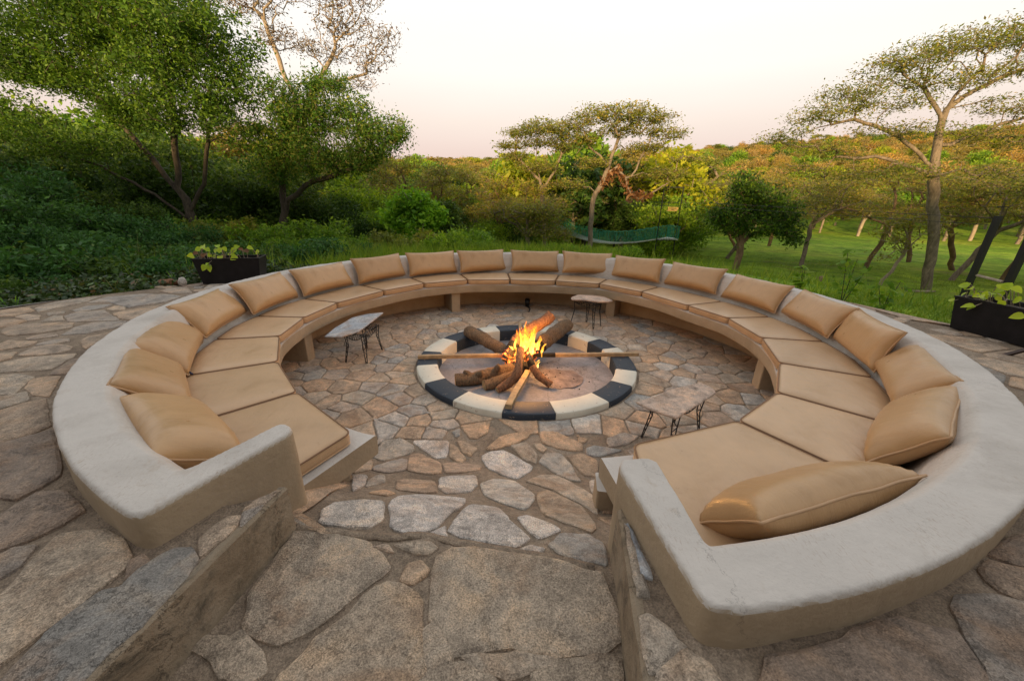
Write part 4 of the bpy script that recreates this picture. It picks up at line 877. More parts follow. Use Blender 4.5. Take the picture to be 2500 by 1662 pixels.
# ------------------------------------------------------------------ firewood
def ember_mat():
    m_, t, p, o = mat('glowing_char')
    tcn = N(t, 'ShaderNodeTexCoord'); a = noise_n(t, 16, 5, .7, tcn.outputs['Object'], .5)
    c = ramp(t, a.outputs[0], [(.4, (.02, .012, .01)), (.7, (.10, .05, .03))]); t.links.new(c.outputs[0], p.inputs['Base Color'])
    e = ramp(t, a.outputs[0], [(.52, gray(0)), (.6, (1, .16, .02)), (.72, (1, .55, .12))]); t.links.new(e.outputs[0], p.inputs['Emission Color']); p.inputs['Emission Strength'].default_value = 3.0
    bump(t, p, a.outputs[0], 1, .02); return m_
M_EMBER = ember_mat()
def log(label, pts, rad, material, char=None, seed=0, cat='log', knots=0):
    """bent tapering branch with bumpy bark and a cut end"""
    P_ = [Vector(p) for p in pts]; rs = [q * 1.14 for q in rad]
    Q = []; R_ = []
    for i in range(len(P_) - 1):
        n = max(3, int((P_[i + 1] - P_[i]).length / .035))
        p0 = P_[i - 1] if i else P_[i] * 2 - P_[i + 1]; p3 = P_[i + 2] if i + 2 < len(P_) else P_[i + 1] * 2 - P_[i]
        for k in range(n):
            t_ = k / n; a, b, c, d = p0, P_[i], P_[i + 1], p3
            Q.append(.5 * ((2 * b) + (c - a) * t_ + (2 * a - 5 * b + 4 * c - d) * t_ * t_ + (3 * b - a - 3 * c + d) * t_ ** 3)); R_.append(rs[i] * (1 - t_) + rs[i + 1] * t_)
    Q.append(P_[-1]); R_.append(rs[-1])
    o = Q[0].copy(); root = empty('firewood_log', o); tag(root, label, cat, 'firewood on the fire')
    mb = MB(); sides = 14; V = []; F = []; ref = Vector((0, 0, 1))
    for i, p in enumerate(Q):
        t_ = (Q[min(i + 1, len(Q) - 1)] - Q[max(i - 1, 0)]).normalized(); a = (ref - t_ * ref.dot(t_)).normalized(); b = t_.cross(a); ref = a
        for j in range(sides):
            an = 2 * PI * j / sides; s_ = i * .035
            e = 1 + .24 * nz3(math.cos(an) * 1.4, math.sin(an) * 1.4, s_ * 9 + seed) + .09 * nz3(math.cos(an) * 4, math.sin(an) * 4, s_ * 30 + seed)
            V.append(p + (a * math.cos(an) + b * math.sin(an)) * R_[i] * e - o)
    for i in range(len(Q) - 1):
        for j in range(sides): k = (j + 1) % sides; F.append((i * sides + j, i * sides + k, (i + 1) * sides + k, (i + 1) * sides + j))
    n0 = len(F); mb.add(V, F); nq = len(Q)
    if char:
        for f in range(n0):
            s_ = (f // sides) / (nq - 1)
            if char[0] <= s_ <= char[1]: mb.mi[f] = 1 if not (s_ > .5 * (char[0] + char[1]) if char[0] > .4 else s_ < .5 * (char[0] + char[1])) else 2
    mb.build('bark', [material, M_CHAR, M_EMBER], root, True)
    for end, ii in (('cut_face', 0), ('cut_face', nq - 1)):
        cm = MB(); ring_ = [Vector(v) for v in V[ii * sides:(ii + 1) * sides]]; c = sum(ring_, Vector()) / sides; t_ = (Q[1] - Q[0]).normalized() * -.004 if ii == 0 else (Q[-1] - Q[-2]).normalized() * .004
        cm.add([c + t_] + [q + t_ for q in ring_], [(0, 1 + j, 1 + (j + 1) % sides) if ii else (0, 1 + (j + 1) % sides, 1 + j) for j in range(sides)])
        cm.build(end, M_CUT, root)
    for k in range(knots):
        r2 = random.Random(seed * 7 + k); i = r2.randrange(3, nq - 3); d = Vector((r2.uniform(-1, 1), r2.uniform(-1, .2), r2.uniform(0, 1))).normalized()
        km = MB(); km.tube([Q[i] - o, Q[i] - o + d * R_[i] * 1.3, Q[i] - o + d * R_[i] * 1.8], [R_[i] * .7, R_[i] * .5, R_[i] * .2], 8); km.build('knot', material, root, True)
    return root
log('thick straight brown log resting on the back left of the fire ring', [(-.62, 5.13, .115), (-.35, 4.80, .11), (-.05, 4.45, .07), (.06, 4.33, .04)], [.078, .072, .066, .06], M_LOG2, (.8, 1), 1)
log('reddish log pointing up from the flames to the back right, uppermost of the pile', [(.50, 4.72, .50), (.40, 4.66, .435), (.27, 4.60, .37), (.10, 4.48, .27), (-.02, 4.32, .15), (-.07, 4.24, .06)], [.062, .064, .070, .075, .07, .05], M_LOG, (.72, 1), 2)
log('thick pale flecked log lying over the back right of the fire ring', [(.80, 5.30, .19), (.60, 5.0, .17), (.40, 4.68, .13), (.20, 4.38, .06)], [.082, .09, .085, .075], M_LOG2, (.72, 1), 3)
log('long knobbly dark log on the front left of the pit floor', [(-.63, 3.87, -.035), (-.40, 3.93, -.03), (-.15, 4.05, -.015), (.02, 4.13, .0), (.16, 4.22, .02)], [.060, .068, .070, .066, .055], M_LOG2, (.8, 1), 4, knots=3)
log('shorter gnarled log tucked under the long dark log', [(-.30, 3.79, -.045), (-.16, 3.86, -.04), (.03, 4.0, -.02), (.15, 4.14, .02)], [.052, .058, .052, .045], M_LOG2, (.8, 1), 5, knots=1)
log('crooked reddish branch bending down to the front of the pit floor', [(.10, 4.05, .30), (.085, 3.94, .22), (.07, 3.83, .12), (.03, 3.80, .04), (-.06, 3.77, -.03), (-.15, 3.72, -.062)], [.036, .038, .042, .044, .042, .034], M_LOG, None, 6)
log('forked reddish branch leaning down to the front right of the pit floor', [(.17, 4.10, .24), (.21, 4.04, .16), (.26, 3.98, .08), (.33, 3.92, .01), (.45, 3.86, -.058)], [.03, .034, .038, .04, .040], M_LOG, (0, .35), 7)
log('charred stub burning in the middle of the pile', [(-.05, 4.26, .02), (.10, 4.16, .05), (.22, 4.10, .02)], [.045, .05, .04], M_CHAR, (0, 1), 8)
def plank(label, a, b, w, h, char=None):
    a, b = Vector(a), Vector(b); d = (b - a); L_ = d.length; root = empty('wooden_batten', a); tag(root, label, 'plank', 'sawn battens on the fire')
    x = d.normalized(); z = (Vector((0, 0, 1)) - x * x.z).normalized(); y = z.cross(x); n = 18; segs = []
    V = []; F = []
    for i in range(n + 1):
        t_ = i / n; e = .004 * math.sin(t_ * 5) + .002 * nz3(t_ * 9, 1)
        for sy_, sz_ in ((-1, -1), (1, -1), (1, 1), (-1, 1)): V.append(x * L_ * t_ + y * (sy_ * w / 2 + e) + z * (sz_ * h / 2 + e * .5))
    for i in range(n):
        for j in range(4): k = (j + 1) % 4; F.append((i * 4 + j, (i + 1) * 4 + j, (i + 1) * 4 + k, i * 4 + k))
    mb = MB(); mb.add(V, F); mb.mi = [1 if (char and char[0] <= (f // 4) / n <= char[1]) else 0 for f in range(len(F))]
    mb.add(V[:4], [(0, 1, 2, 3)]); mb.add(V[-4:], [(3, 2, 1, 0)]); mb.build('timber', [M_PLANK, M_CHAR], root)
plank('long pale batten laid right across the fire ring from left to right', (-1.13, 4.235, .088), (1.61, 4.49, .088), .046, .042, (.44, .56))
plank('short pale batten sticking out over the front of the fire ring', (-.02, 3.105, .085), (.19, 4.03, .02), .062, .050)
plank('narrow pale batten leaning over the back of the fire ring behind the flames', (.115, 5.62, .095), (.12, 4.75, .05), .045, .035)
# ------------------------------------------------------------------ flames
def flame_mat():
    m_, t, p, o = mat('flame')
    tcn = N(t, 'ShaderNodeTexCoord'); s = N(t, 'ShaderNodeSeparateXYZ'); t.links.new(tcn.outputs['Object'], s.inputs[0])
    mp = N(t, 'ShaderNodeMapping'); mp.inputs['Scale'].default_value = (1, 1, .35); t.links.new(tcn.outputs['Object'], mp.inputs[0])
    a = noise_n(t, 22, 4, .6, mp.outputs[0], 1.2); ad = N(t, 'ShaderNodeMath', operation='MULTIPLY_ADD'); ad.inputs[1].default_value = .55
    t.links.new(s.outputs['Z'], ad.inputs[0]); t.links.new(a.outputs[0], ad.inputs[2])
    c = ramp(t, ad.outputs[0], [(.36, (1.0, .80, .30)), (.54, (1.0, .50, .06)), (.68, (1.0, .24, .012)), (.82, (.7, .09, .005))])
    em = N(t, 'ShaderNodeEmission'); t.links.new(c.outputs[0], em.inputs[0]); em.inputs[1].default_value = 2.6
    tr = N(t, 'ShaderNodeBsdfTransparent'); ms = N(t, 'ShaderNodeMixShader')
    k = ramp(t, a.outputs[0], [(.36, gray(.50)), (.58, gray(.06))]); t.links.new(k.outputs[0], ms.inputs[0])
    t.links.new(tr.outputs[0], ms.inputs[1]); t.links.new(em.outputs[0], ms.inputs[2]); t.links.new(ms.outputs[0], o.inputs[0]); return m_
M_FLAME = flame_mat()
fire = empty('camp_fire', (.17, 4.22, .0)); tag(fire, 'bright orange and yellow flames rising from the middle of the log pile', 'fire')
rf = random.Random(12)
for k in range(46):
    if k < 36: bx, by = max(-.17, min(.19, rf.gauss(.02, .10))), rf.gauss(.0, .06); bz = rf.uniform(.12, .28)
    else: bx, by = rf.uniform(-.10, .14), rf.uniform(-.14, -.05); bz = rf.uniform(-.04, .06)
    H_ = rf.uniform(.14, .38) * (1 - abs(bx - .0) * 1.6) if k < 36 else rf.uniform(.06, .14)
    H_ = max(.07, H_)
    if k in (2, 5): H_ = .36; bx = -.05 + .14 * (k == 5)
    r0 = rf.uniform(.012, .026); mb = MB(); P_ = []; R_ = []; ph = rf.uniform(0, 9); lx = rf.uniform(-.06, .06)
    for i in range(13):
        t_ = i / 12; P_.append((bx + .022 * math.sin(t_ * 6 + ph) * t_ + lx * t_ ** 1.5, by + .02 * math.cos(t_ * 5 + ph) * t_, bz + H_ * t_)); R_.append(r0 * (math.sin(PI * min(1, t_ * .85 + .15)) ** .8) * (1 + .35 * math.sin(t_ * 13 + ph)) + .001)
    mb.tube(P_, R_, 7, squash=.7); mb.build('flame', M_FLAME, fire, True)
pl_ = bpy.data.lights.new('fire_light', 'POINT'); pl_.energy = 26; pl_.color = (1, .45, .12); pl_.shadow_soft_size = .14
plo = bpy.data.objects.new('fire_light', pl_); COL.objects.link(plo); plo.location = (.17, 4.16, .38)
# ================================================================== stone topped iron tables
def table(label, top, z, feet, mtop, th=.028, brace=True):
    c = np.mean(top, 0); root = empty('stone_top_table', (c[0], c[1], 0)); tag(root, label, 'side table', 'stone topped iron tables by the fire')
    L = lambda p, zz: Vector((p[0] - c[0], p[1] - c[1], zz))
    p = ccw(top); p = resample(p, .05); p = [(x + .007 * nz3(x * 20, y * 20), y + .007 * nz3(x * 20, y * 20, 5)) for x, y in p]
    mb = MB(); e = lambda x, y: .004 * nz3(x * 6, y * 6)
    loft(mb, [[(x - c[0], y - c[1], z - th + e(x, y)) for x, y in offset(p, .012)], [(x - c[0], y - c[1], z - th * .5 + e(x, y)) for x, y in offset(p, -.003)], [(x - c[0], y - c[1], z - .005 + e(x, y)) for x, y in p], [(x - c[0], y - c[1], z + e(x, y)) for x, y in offset(p, .008)]], cap_bot=True)
    mb.build('tabletop', mtop, root)
    fc = np.mean(feet, 0); zt = z - th; kn = []
    for f in feet:
        d = Vector((f[0] - fc[0], f[1] - fc[1])); tp = (fc[0] + d.x * .86, fc[1] + d.y * .86); kn.append(tp)
        side = Vector((-d.y, d.x)).normalized() * .028
        foot = L(f, .004); kneex = (fc[0] + d.x * .80, fc[1] + d.y * .80)
        mb = MB(); rods = []
        for s_ in (-1, 1):
            a = L((tp[0] + side.x * s_, tp[1] + side.y * s_), zt); b = L((kneex[0] + side.x * s_ * .7, kneex[1] + side.y * s_ * .7), zt * .62); ft = foot + Vector((side.x, side.y, 0)) * s_ * .28
            rods.append([a, b, ft]); mb.tube([a, a.lerp(b, .5), b, b.lerp(ft, .5), ft], .0052, 6)
        for k in range(7):
            t0, t1 = k / 7, (k + 1) / 7; q = lambda r, t_: r[0].lerp(r[1], t_ / .4) if t_ < .4 else r[1].lerp(r[2], (t_ - .4) / .6)
            mb.tube([q(rods[k % 2], t0), q(rods[1 - k % 2], t1)], .0032, 5)
        mb.tube([foot + Vector((side.x, side.y, 0)) * .4, foot - Vector((side.x, side.y, 0)) * .4], .0052, 6)
        mb.build('leg', M_METAL, root)
    for i in range(4):
        a, b = kn[i], kn[(i + 1) % 4]; mb = MB(); n = 8; A, B = L(a, zt), L(b, zt); curve = []
        for k in range(n + 1):
            t_ = k / n; curve.append(A.lerp(B, t_) + Vector((0, 0, -.025 - .055 * math.sin(PI * t_))))
        mb.tube(curve, .0045, 6); mb.tube([A + Vector((0, 0, -.004)), B + Vector((0, 0, -.004))], .0045, 6)
        for k in range(n):
            top_ = A.lerp(B, (k + .5) / n) + Vector((0, 0, -.004)); mb.tube([curve[k], top_, curve[k + 1]], .0028, 5)
        mb.build('brace', M_METAL, root)
table('black iron side table with an irregular grey slate top, on the left of the fire', [(-2.13, 4.06), (-1.95, 4.05), (-1.82, 4.25), (-1.79, 5.04), (-2.01, 4.93), (-2.11, 4.76), (-2.15, 4.31)], .40, [(-2.0, 4.19), (-1.74, 4.17), (-1.70, 4.62), (-1.92, 4.66)], M_SLATE)
table('black iron side table with a pinkish stone top beside the nearest right cushion', [(1.01, 2.70), (1.2, 2.80), (1.36, 2.925), (1.69, 3.075), (1.76, 2.98), (1.745, 2.89), (1.65, 2.81), (1.243, 2.472), (1.08, 2.60)], .40, [(1.133, 2.785), (1.30, 2.58), (1.66, 2.86), (1.50, 3.02)], M_PINK)
table('iron side table with a pale ragged stone top, by the far right support post', [(.92, 5.92), (1.06, 6.12), (1.3, 6.10), (1.48, 6.02), (1.56, 5.78), (1.47, 5.72), (1.32, 5.70), (1.1, 5.80), (.93, 5.80)], .455, [(.935, 5.88), (1.274, 5.67), (1.432, 5.86), (1.226, 6.02)], M_PINK)
# ================================================================== planters, posts, small things
def trough(label, c, L_, W_, Hh, rz, mat_, nleaf, seed, dead=0):
    root = empty('planter_trough', (c[0], c[1], Z_TER + .011), rz); tag(root, label, 'planter', 'black planters on the terrace edge')
    mb = MB(); t_ = .018; fl = .045
    def rg(l, w, z): return [(-l / 2, -w / 2, z), (l / 2, -w / 2, z), (l / 2, w / 2, z), (-l / 2, w / 2, z)]
    loft(mb, [rg(L_ - 2 * fl, W_ - fl, 0), rg(L_, W_, Hh), rg(L_ + .012, W_ + .012, Hh + .002), rg(L_ + .012, W_ + .012, Hh + .016), rg(L_ - 2 * t_, W_ - 2 * t_, Hh + .016), rg(L_ - 2 * t_ - .02, W_ - 2 * t_ - .02, Hh - .06)], cap_top=False, cap_bot=True)
    mb.build('box', mat_, root)
    mb = MB(); nx = 16; V = []; F = []
    for i in range(nx + 1):
        for j in range(5): x = (i / nx - .5) * (L_ - .05); y = (j / 4 - .5) * (W_ - .05); V.append((x, y, Hh - .025 + .03 * nz3(x * 9, y * 9, seed)))
    for i in range(nx):
        for j in range(4): F.append((i * 5 + j, (i + 1) * 5 + j, (i + 1) * 5 + j + 1, i * 5 + j + 1))
    mb.add(V, F); mb.build('soil', M_SOIL, root, True)
    rr = random.Random(seed); st = MB()
    for k in range(nleaf):
        x0 = rr.uniform(-.48, .48) * L_; y0 = rr.uniform(-.35, .25) * W_; hh = rr.uniform(.03, .17); x1 = x0 + rr.uniform(-.10, .10); y1 = y0 + rr.uniform(-.14, .06); z1 = Hh + hh
        if k % 9 == 0: x1 = x0 + rr.uniform(-.1, .1); y1 = -W_ / 2 - .035; z1 = Hh - rr.uniform(.0, .10)
        a = Vector((x0, y0, Hh - .02)); b = Vector((x1, y1, z1)); mid = (a + b) / 2 + Vector((0, -.01, .05)); st.tube([a, mid, b], [.004, .0035, .0025], 5)
        s_ = rr.uniform(.045, .085); ax = Vector((rr.uniform(-1, 1), rr.uniform(-1, .3), rr.uniform(-.9, .35))).normalized(); nrm = Vector((rr.uniform(-.5, .5), -.7 + rr.uniform(-.5, .3), rr.uniform(.2, 1))).normalized()
        sd_ = ax.cross(nrm).normalized(); nrm = sd_.cross(ax)
        lm = MB(); V = []; prof_ = [(0, 0), (.12, .36), (.34, .46), (.6, .38), (.82, .20), (1, 0)]
        for u, w_ in prof_:
            for q in (-1, 0, 1): V.append(b + ax * (u - .05) * s_ * 1.15 + sd_ * w_ * s_ * q + nrm * (abs(q) * w_ * .35 * s_ - .18 * s_ * u * u))
        F = [(i * 3 + j, i * 3 + j + 1, (i + 1) * 3 + j + 1, (i + 1) * 3 + j) for i in range(5) for j in range(2)]
        lm.add(V, F); lm.build('leaf', L_DEAD if rr.random() < dead else L_POTHOS, root, True)
    so = st.build('stems', M_BARK_PALE, root); so['kind'] = 'stuff'
    return root
trough('dark brown-black trough with sparse yellow-green pothos at the far left terrace edge', (-3.735, 5.055, 0), .74, .32, .31, math.atan2(.19, .57) - .04, M_BLACKBOX, 30, 21, .12)
trough('glossy black trough full of yellow-green pothos at the right terrace edge', (4.62, 3.10, 0), 1.25, .34, .30, math.atan2(-1.0, .16), M_BLACKBOX, 64, 22, .04)
def rock(label, p, s_, material, seed):
    mb = MB(); V = []; n = 9; F = []
    for i in range(1, 6):
        th_ = PI * i / 6
        for j in range(n):
            a = 2 * PI * j / n; e = 1 + .3 * nz3(math.cos(a) * 1.5 + seed, math.sin(a) * 1.5, math.cos(th_) * 1.5); V.append((s_[0] * math.sin(th_) * math.cos(a) * e, s_[1] * math.sin(th_) * math.sin(a) * e, s_[2] * math.cos(th_) * e + s_[2] * .8))
    for i in range(4):
        for j in range(n): k = (j + 1) % n; F.append((i * n + j, (i + 1) * n + j, (i + 1) * n + k, i * n + k))
    F.append(tuple(range(n))); F.append(tuple(4 * n + j for j in range(n))[::-1]); mb.add(V, F); o = mb.build('loose_rock', material, None, True); o.location = p; tag(o, label, 'rock')
rock('rusty brown rock lying left of the far left planter', (-4.42, 4.78, Z_TER), (.13, .07, .045), simple('rusty_rock', (.22, .10, .05), .9, .3, 8, (20, 1, .02)), 1)
rock('small pale stone leaning at the foot of the far left planter', (-4.22, 4.77, Z_TER), (.05, .045, .06), M_STONE_LIGHT, 2)
mb = MB()
for a, b, r in (((4.062, 2.93, Z_TER), (4.30, 2.56, 1.18), .017), ((4.13, 2.86, Z_TER + .04), (4.36, 2.50, 1.16), .014), ((4.30, 2.56, 1.18), (4.75, 2.2, 1.2), .016), ((4.75, 2.9, Z_TER), (4.5, 2.3, 1.19), .017)): mb.tube([a, b], r, 4)
tag(mb.build('folding_stool', M_DARKWOOD), 'dark wooden folding stool legs at the right edge in front of the black planter', 'stool')
for i, (x, y, zt, lb) in enumerate(((6.0, 5.0, 1.93, 'black square steel post left of the pair behind the right planter'), (5.60, 4.30, 1.80, 'black square steel post right of the pair at the right picture edge'))):
    mb = MB(); mb.box((0, 0, (zt - .2) / 2 + .1), (.054, .054, zt - .2)); mb.box((0, 0, zt + .004 - .0), (.066, .066, .012)); o = mb.build('steel_post', M_METAL); o.location = (x, y, .0); tag(o, lb, 'post', 'black steel posts')
mb = MB(); mb.tube([(6.0, 4.95, 1.10), (5.60, 4.35, 1.13)], .016, 6); tag(mb.build('tie_rail', M_BARK_PALE), 'thin pale pole tied between the two black posts', 'rail')
mb = MB()
for zz in (1.80, 1.72): mb.tube([(5.98, 5.0, zz), (4.5, 9.0, zz + .1), (3.4, 13, zz + .1)], .003, 4)
tag(mb.build('fence_wires', M_METAL), 'two thin wires running left from the black post', 'wire')
# spotlight under the far seat and cables at the left seat end
root = empty('floor_spotlight', (.27, 6.92, 0)); tag(root, 'small black spotlight on the pit floor under the far seat', 'lamp')
mb = MB(); mb.tube([(0, 0, .03), (0, -.02, .09), (0, -.05, .15)], [.035, .045, .052], 12); mb.build('housing', M_METAL, root, True)
mb = MB(); mb.tube([(0, 0, .03), (.05, -.15, .012), (.02, -.35, .012)], .012, 6); mb.build('cable', M_METAL, root, True)
mb = MB(); mb.tube([(-1.03, 1.60, .37), (-1.02, 1.62, .30), (-1.0, 1.66, .24), (-1.05, 1.63, .26)], .008, 6); mb.tube([(-1.06, 1.58, .36), (-.99, 1.62, .33), (-.985, 1.64, .27), (-1.03, 1.62, .235)], .003, 5)
tag(mb.build('loose_cable', M_METAL, None, True), 'black cable loop hanging below the left end of the seat slab', 'cable')
mb = MB(); cx_, cy_ = -2.449, 2.583; mb.tube([(cx_ - .02, cy_, .615), (cx_ + .01, cy_ + .015, .618), (cx_ + .035, cy_ + .01, .606)], [.008, .010, .006], 6)
tag(mb.build('cord_knot', simple('dark_blue_cord', (.012, .014, .05), .7), None, True), 'dark blue knotted cord at the corner of a left pillow', 'cord')

# ================================================================== vegetation
def blob_points(blobs, n, rng):
    vol = np.array([b[3] * b[4] * b[5] * (b[6] if len(b) > 6 else 1) for b in blobs]); cnt = np.maximum(3, (vol ** .8 / (vol ** .8).sum() * n).astype(int)); P_ = []
    for b, c in zip(blobs, cnt):
        d = rng.normal(size=(c, 3)); d /= np.linalg.norm(d, axis=1)[:, None]; r = rng.random(c)[:, None] ** .42
        P_.append(np.array(b[:3]) + d * r * np.array(b[3:6]))
    return np.concatenate(P_)
def grow(trunks, att, rng, step=.30, bend=.25, bias=.28, wig=.05):
    """branches joined from attraction points to the nearest wood; trunks are polylines"""
    pos = []; par = []; plen = []
    for tk in trunks:
        tk = [np.array(p, float) for p in tk]
        if pos:
            d = np.linalg.norm(np.array(pos) - tk[0], axis=1); prev = int(d.argmin())
        else: pos.append(tk[0]); par.append(-1); plen.append(0.); prev = 0
        for i in range(len(tk) - 1):
            L_ = np.linalg.norm(tk[i + 1] - tk[i]); n = max(1, int(L_ / step))
            for k in range(1, n + 1):
                p = tk[i] + (tk[i + 1] - tk[i]) * k / n + rng.normal(size=3) * wig * .5
                plen.append(plen[prev] + np.linalg.norm(p - pos[prev])); pos.append(p); par.append(prev); prev = len(pos) - 1
    nt0 = len(pos); cap = nt0 + len(att) * 14; A = np.zeros((cap, 3)); A[:nt0] = pos; PL = np.zeros(cap); PL[:nt0] = plen; par = list(par); n = nt0
    base = A[nt0 // 3]; order = np.argsort(np.array([np.linalg.norm(A[:nt0] - a, axis=1).min() for a in att])); ends = []
    okmask = np.ones(cap, bool); okmask[:max(1, int(nt0 * .12))] = False
    for ai in order:
        a = att[ai]; d = np.linalg.norm(A[:n] - a, axis=1) + bias * PL[:n] * .35 + np.maximum(0, A[:n, 2] - a[2]) * .5; d[~okmask[:n]] = 1e9
        j = int(d.argmin()); s_ = A[j]; D = a - s_; L_ = np.linalg.norm(D)
        if L_ < .08: continue
        pd = (A[j] - A[par[j]]) if par[j] >= 0 else np.array([0, 0, 1.]); pn = np.linalg.norm(pd); pd = pd / pn if pn > 1e-6 else pd
        c = s_ + D * .45 + pd * L_ * bend + np.array([0, 0, .08 * L_]); k = max(1, min(12, int(L_ / step + .5))); prev = j
        for i in range(1, k + 1):
            t_ = i / k; p = (1 - t_) ** 2 * s_ + 2 * t_ * (1 - t_) * c + t_ * t_ * a
            if i < k: p = p + rng.normal(size=3) * wig
            A[n] = p; par.append(prev); PL[n] = PL[prev] + np.linalg.norm(p - A[prev]); prev = n; n += 1
            if n >= cap - 14: break
        ends.append(prev)
        if n >= cap - 14: break
    return A[:n], np.array(par), ends
def wood(A, par, r0, tip, expo=2.35):
    n = len(A); w = np.zeros(n); ch = [[] for _ in range(n)]
    for i in range(n - 1, 0, -1): ch[par[i]].append(i)
    for i in range(n - 1, -1, -1):
        if not ch[i]: w[i] = 1.
        if i: w[par[i]] += w[i]
    R_ = np.maximum(tip, r0 * (w / w[0]) ** (1 / 2.0))
    mb = MB(); started = [0]; stack = [0]; tubes = []
    while stack:
        s_ = stack.pop(); chain = [s_] if par[s_] < 0 else [par[s_], s_]; c = s_
        while ch[c]:
            q = sorted(ch[c], key=lambda v: -w[v]); nxt = q[0]
            for o_ in q[1:]: stack.append(o_)
            chain.append(nxt); c = nxt
        rad = [min(R_[i], R_[chain[1]] * 1.05) if (k_ == 0 and par[s_] >= 0) else R_[i] for k_, i in enumerate(chain)]
        tubes.append((chain, rad))
    for chain, rad in tubes:
        if len(chain) < 2: continue
        s_ = 9 if rad[0] > .10 else (6 if rad[0] > .03 else (4 if rad[0] > .014 else 3))
        mb.tube([A[i] for i in chain], rad, s_, cap=False)
    return mb, R_
def leaf_quads(C, size, asp, rng, flat=.3, droop=0., var=.35):
    n = len(C); d = rng.normal(size=(n, 3)); d[:, 2] = d[:, 2] * (1 - flat) - droop; d /= np.linalg.norm(d, axis=1)[:, None]
    nr = rng.normal(size=(n, 3)); nr[:, 2] += flat * 3; w = np.cross(nr, d); w /= np.linalg.norm(w, axis=1)[:, None] + 1e-9
    s_ = (size * (1 + var * rng.normal(size=n)).clip(.4, 2))[:, None]; V = np.zeros((n, 4, 3))
    V[:, 0] = C - d * s_ / 2; V[:, 1] = C + w * s_ * asp / 2 - d * s_ * .05; V[:, 2] = C + d * s_ / 2; V[:, 3] = C - w * s_ * asp / 2 - d * s_ * .05
    return V
def clusters(A, par, ends, n, spread, rng, back=2):
    P_ = []
    for e in ends:
        k = e
        for b in range(back + 1):
            P_.append(A[k]); k = par[k] if par[k] >= 0 else k
    P_ = np.array(P_); C = np.repeat(P_, n, axis=0); return C + rng.normal(size=C.shape) * np.array(spread)
def tree(name, label, cat, group, base, trunks, blobs, n_att, r0, barkm, leafm, nleaf, lsize, spread, asp=.45, flat=.3, tip=.008, seed=0, step=.3, bend=.25, wig=.05, droop=0, leaf2=None, lvar=.5, back=2, bias=.28):
    rng = np.random.default_rng(seed); base = np.array(base, float)
    T_ = [[np.array(p) - base for p in tk] for tk in trunks]; B_ = [tuple(np.array(b[:3]) - base) + tuple(b[3:]) for b in blobs]
    att = blob_points(B_, n_att, rng); A, par, ends = grow(T_, att, rng, step, bend, bias, wig)
    root = empty(name, base); tag(root, label, cat, group)
    mb, R_ = wood(A, par, r0, tip); mb.build('trunk', barkm, root, True)
    C = clusters(A, par, ends, nleaf, spread, rng, back); V = leaf_quads(C, lsize, asp, rng, flat, droop, lvar); mi = None; ms = [leafm]
    if leaf2: mi = (rng.random(len(C)) < leaf2[1]).astype(int); ms = [leafm, leaf2[0]]
    quad_mesh('crown', V, None, root, mats=ms, mi=mi)
    return root
G = ground_z
def copy_thing(o, loc, rz=0, sc=1., label=None, group=None, sq=None):
    c = o.copy(); COL.objects.link(c); c.location = loc; c.rotation_euler = (0, 0, rz); c.scale = (sc, sc, sc) if sq is None else sq
    if label: c['label'] = label
    if group: c['group'] = group
    for ch in o.children:
        d = ch.copy(); COL.objects.link(d); d.parent = c
    return c
# ---- the big trees one can tell apart
b = (-10.26, 13.0, .15)
tree('leafy_tree', 'largest leafy dark green tree with several leaning stems, left behind the brown planter', 'tree', None, b,
  [[b, (-10.55, 13, 1.0), (-10.75, 13, 2.0), (-10.6, 13.1, 3.3), (-10.3, 13.1, 4.8)], [(-10.5, 13, .9), (-11.3, 12.7, 1.8), (-12.7, 12.6, 2.6), (-14.3, 12.6, 3.2)],
   [(-10.7, 13, 1.7), (-11.5, 13.2, 2.9), (-12.6, 13.2, 4.3), (-13.8, 13.2, 5.2)], [(-10.7, 13, 1.2), (-9.9, 13.0, 2.2), (-9.3, 12.9, 3.6)], [(-10.5, 13, .8), (-10.0, 12.6, 1.7), (-9.6, 12.3, 2.6)]],
  [(-15.2, 13, 5.5, 1.8, 1.5, .6), (-13.4, 13, 6.4, 2.0, 2, .9), (-11.0, 13, 7.3, 2.6, 2, 1.1), (-9.3, 12.7, 6.1, 1.6, 1.8, 1.3), (-12.3, 12.7, 4.9, 2.0, 1.6, .7), (-14.9, 12.5, 3.9, 1.6, 1.2, .7), (-9.9, 12.3, 4.5, 1.7, 1.5, 1.1), (-8.3, 12.6, 4.4, .9, 1.1, 1.4), (-12.8, 12.0, 3.2, 1.7, 1, .5), (-11.0, 12.2, 4.0, 1.2, 1, .5), (-10.6, 12.8, 6.0, 1.5, 1.4, 1.0), (-13.8, 12.8, 5.3, 1.6, 1.4, .7), (-11.6, 12.5, 6.2, 1.4, 1.3, .9), (-8.3, 12.8, 5.6, 1.1, 1.2, 1.0)],
  1750, .14, M_BARK_DARK, L_TREE, 27, .076, (.17, .17, .13), .42, .1, seed=1, leaf2=(L_DARK, .3), back=2)
b = (-8.3, 13.7, .1)
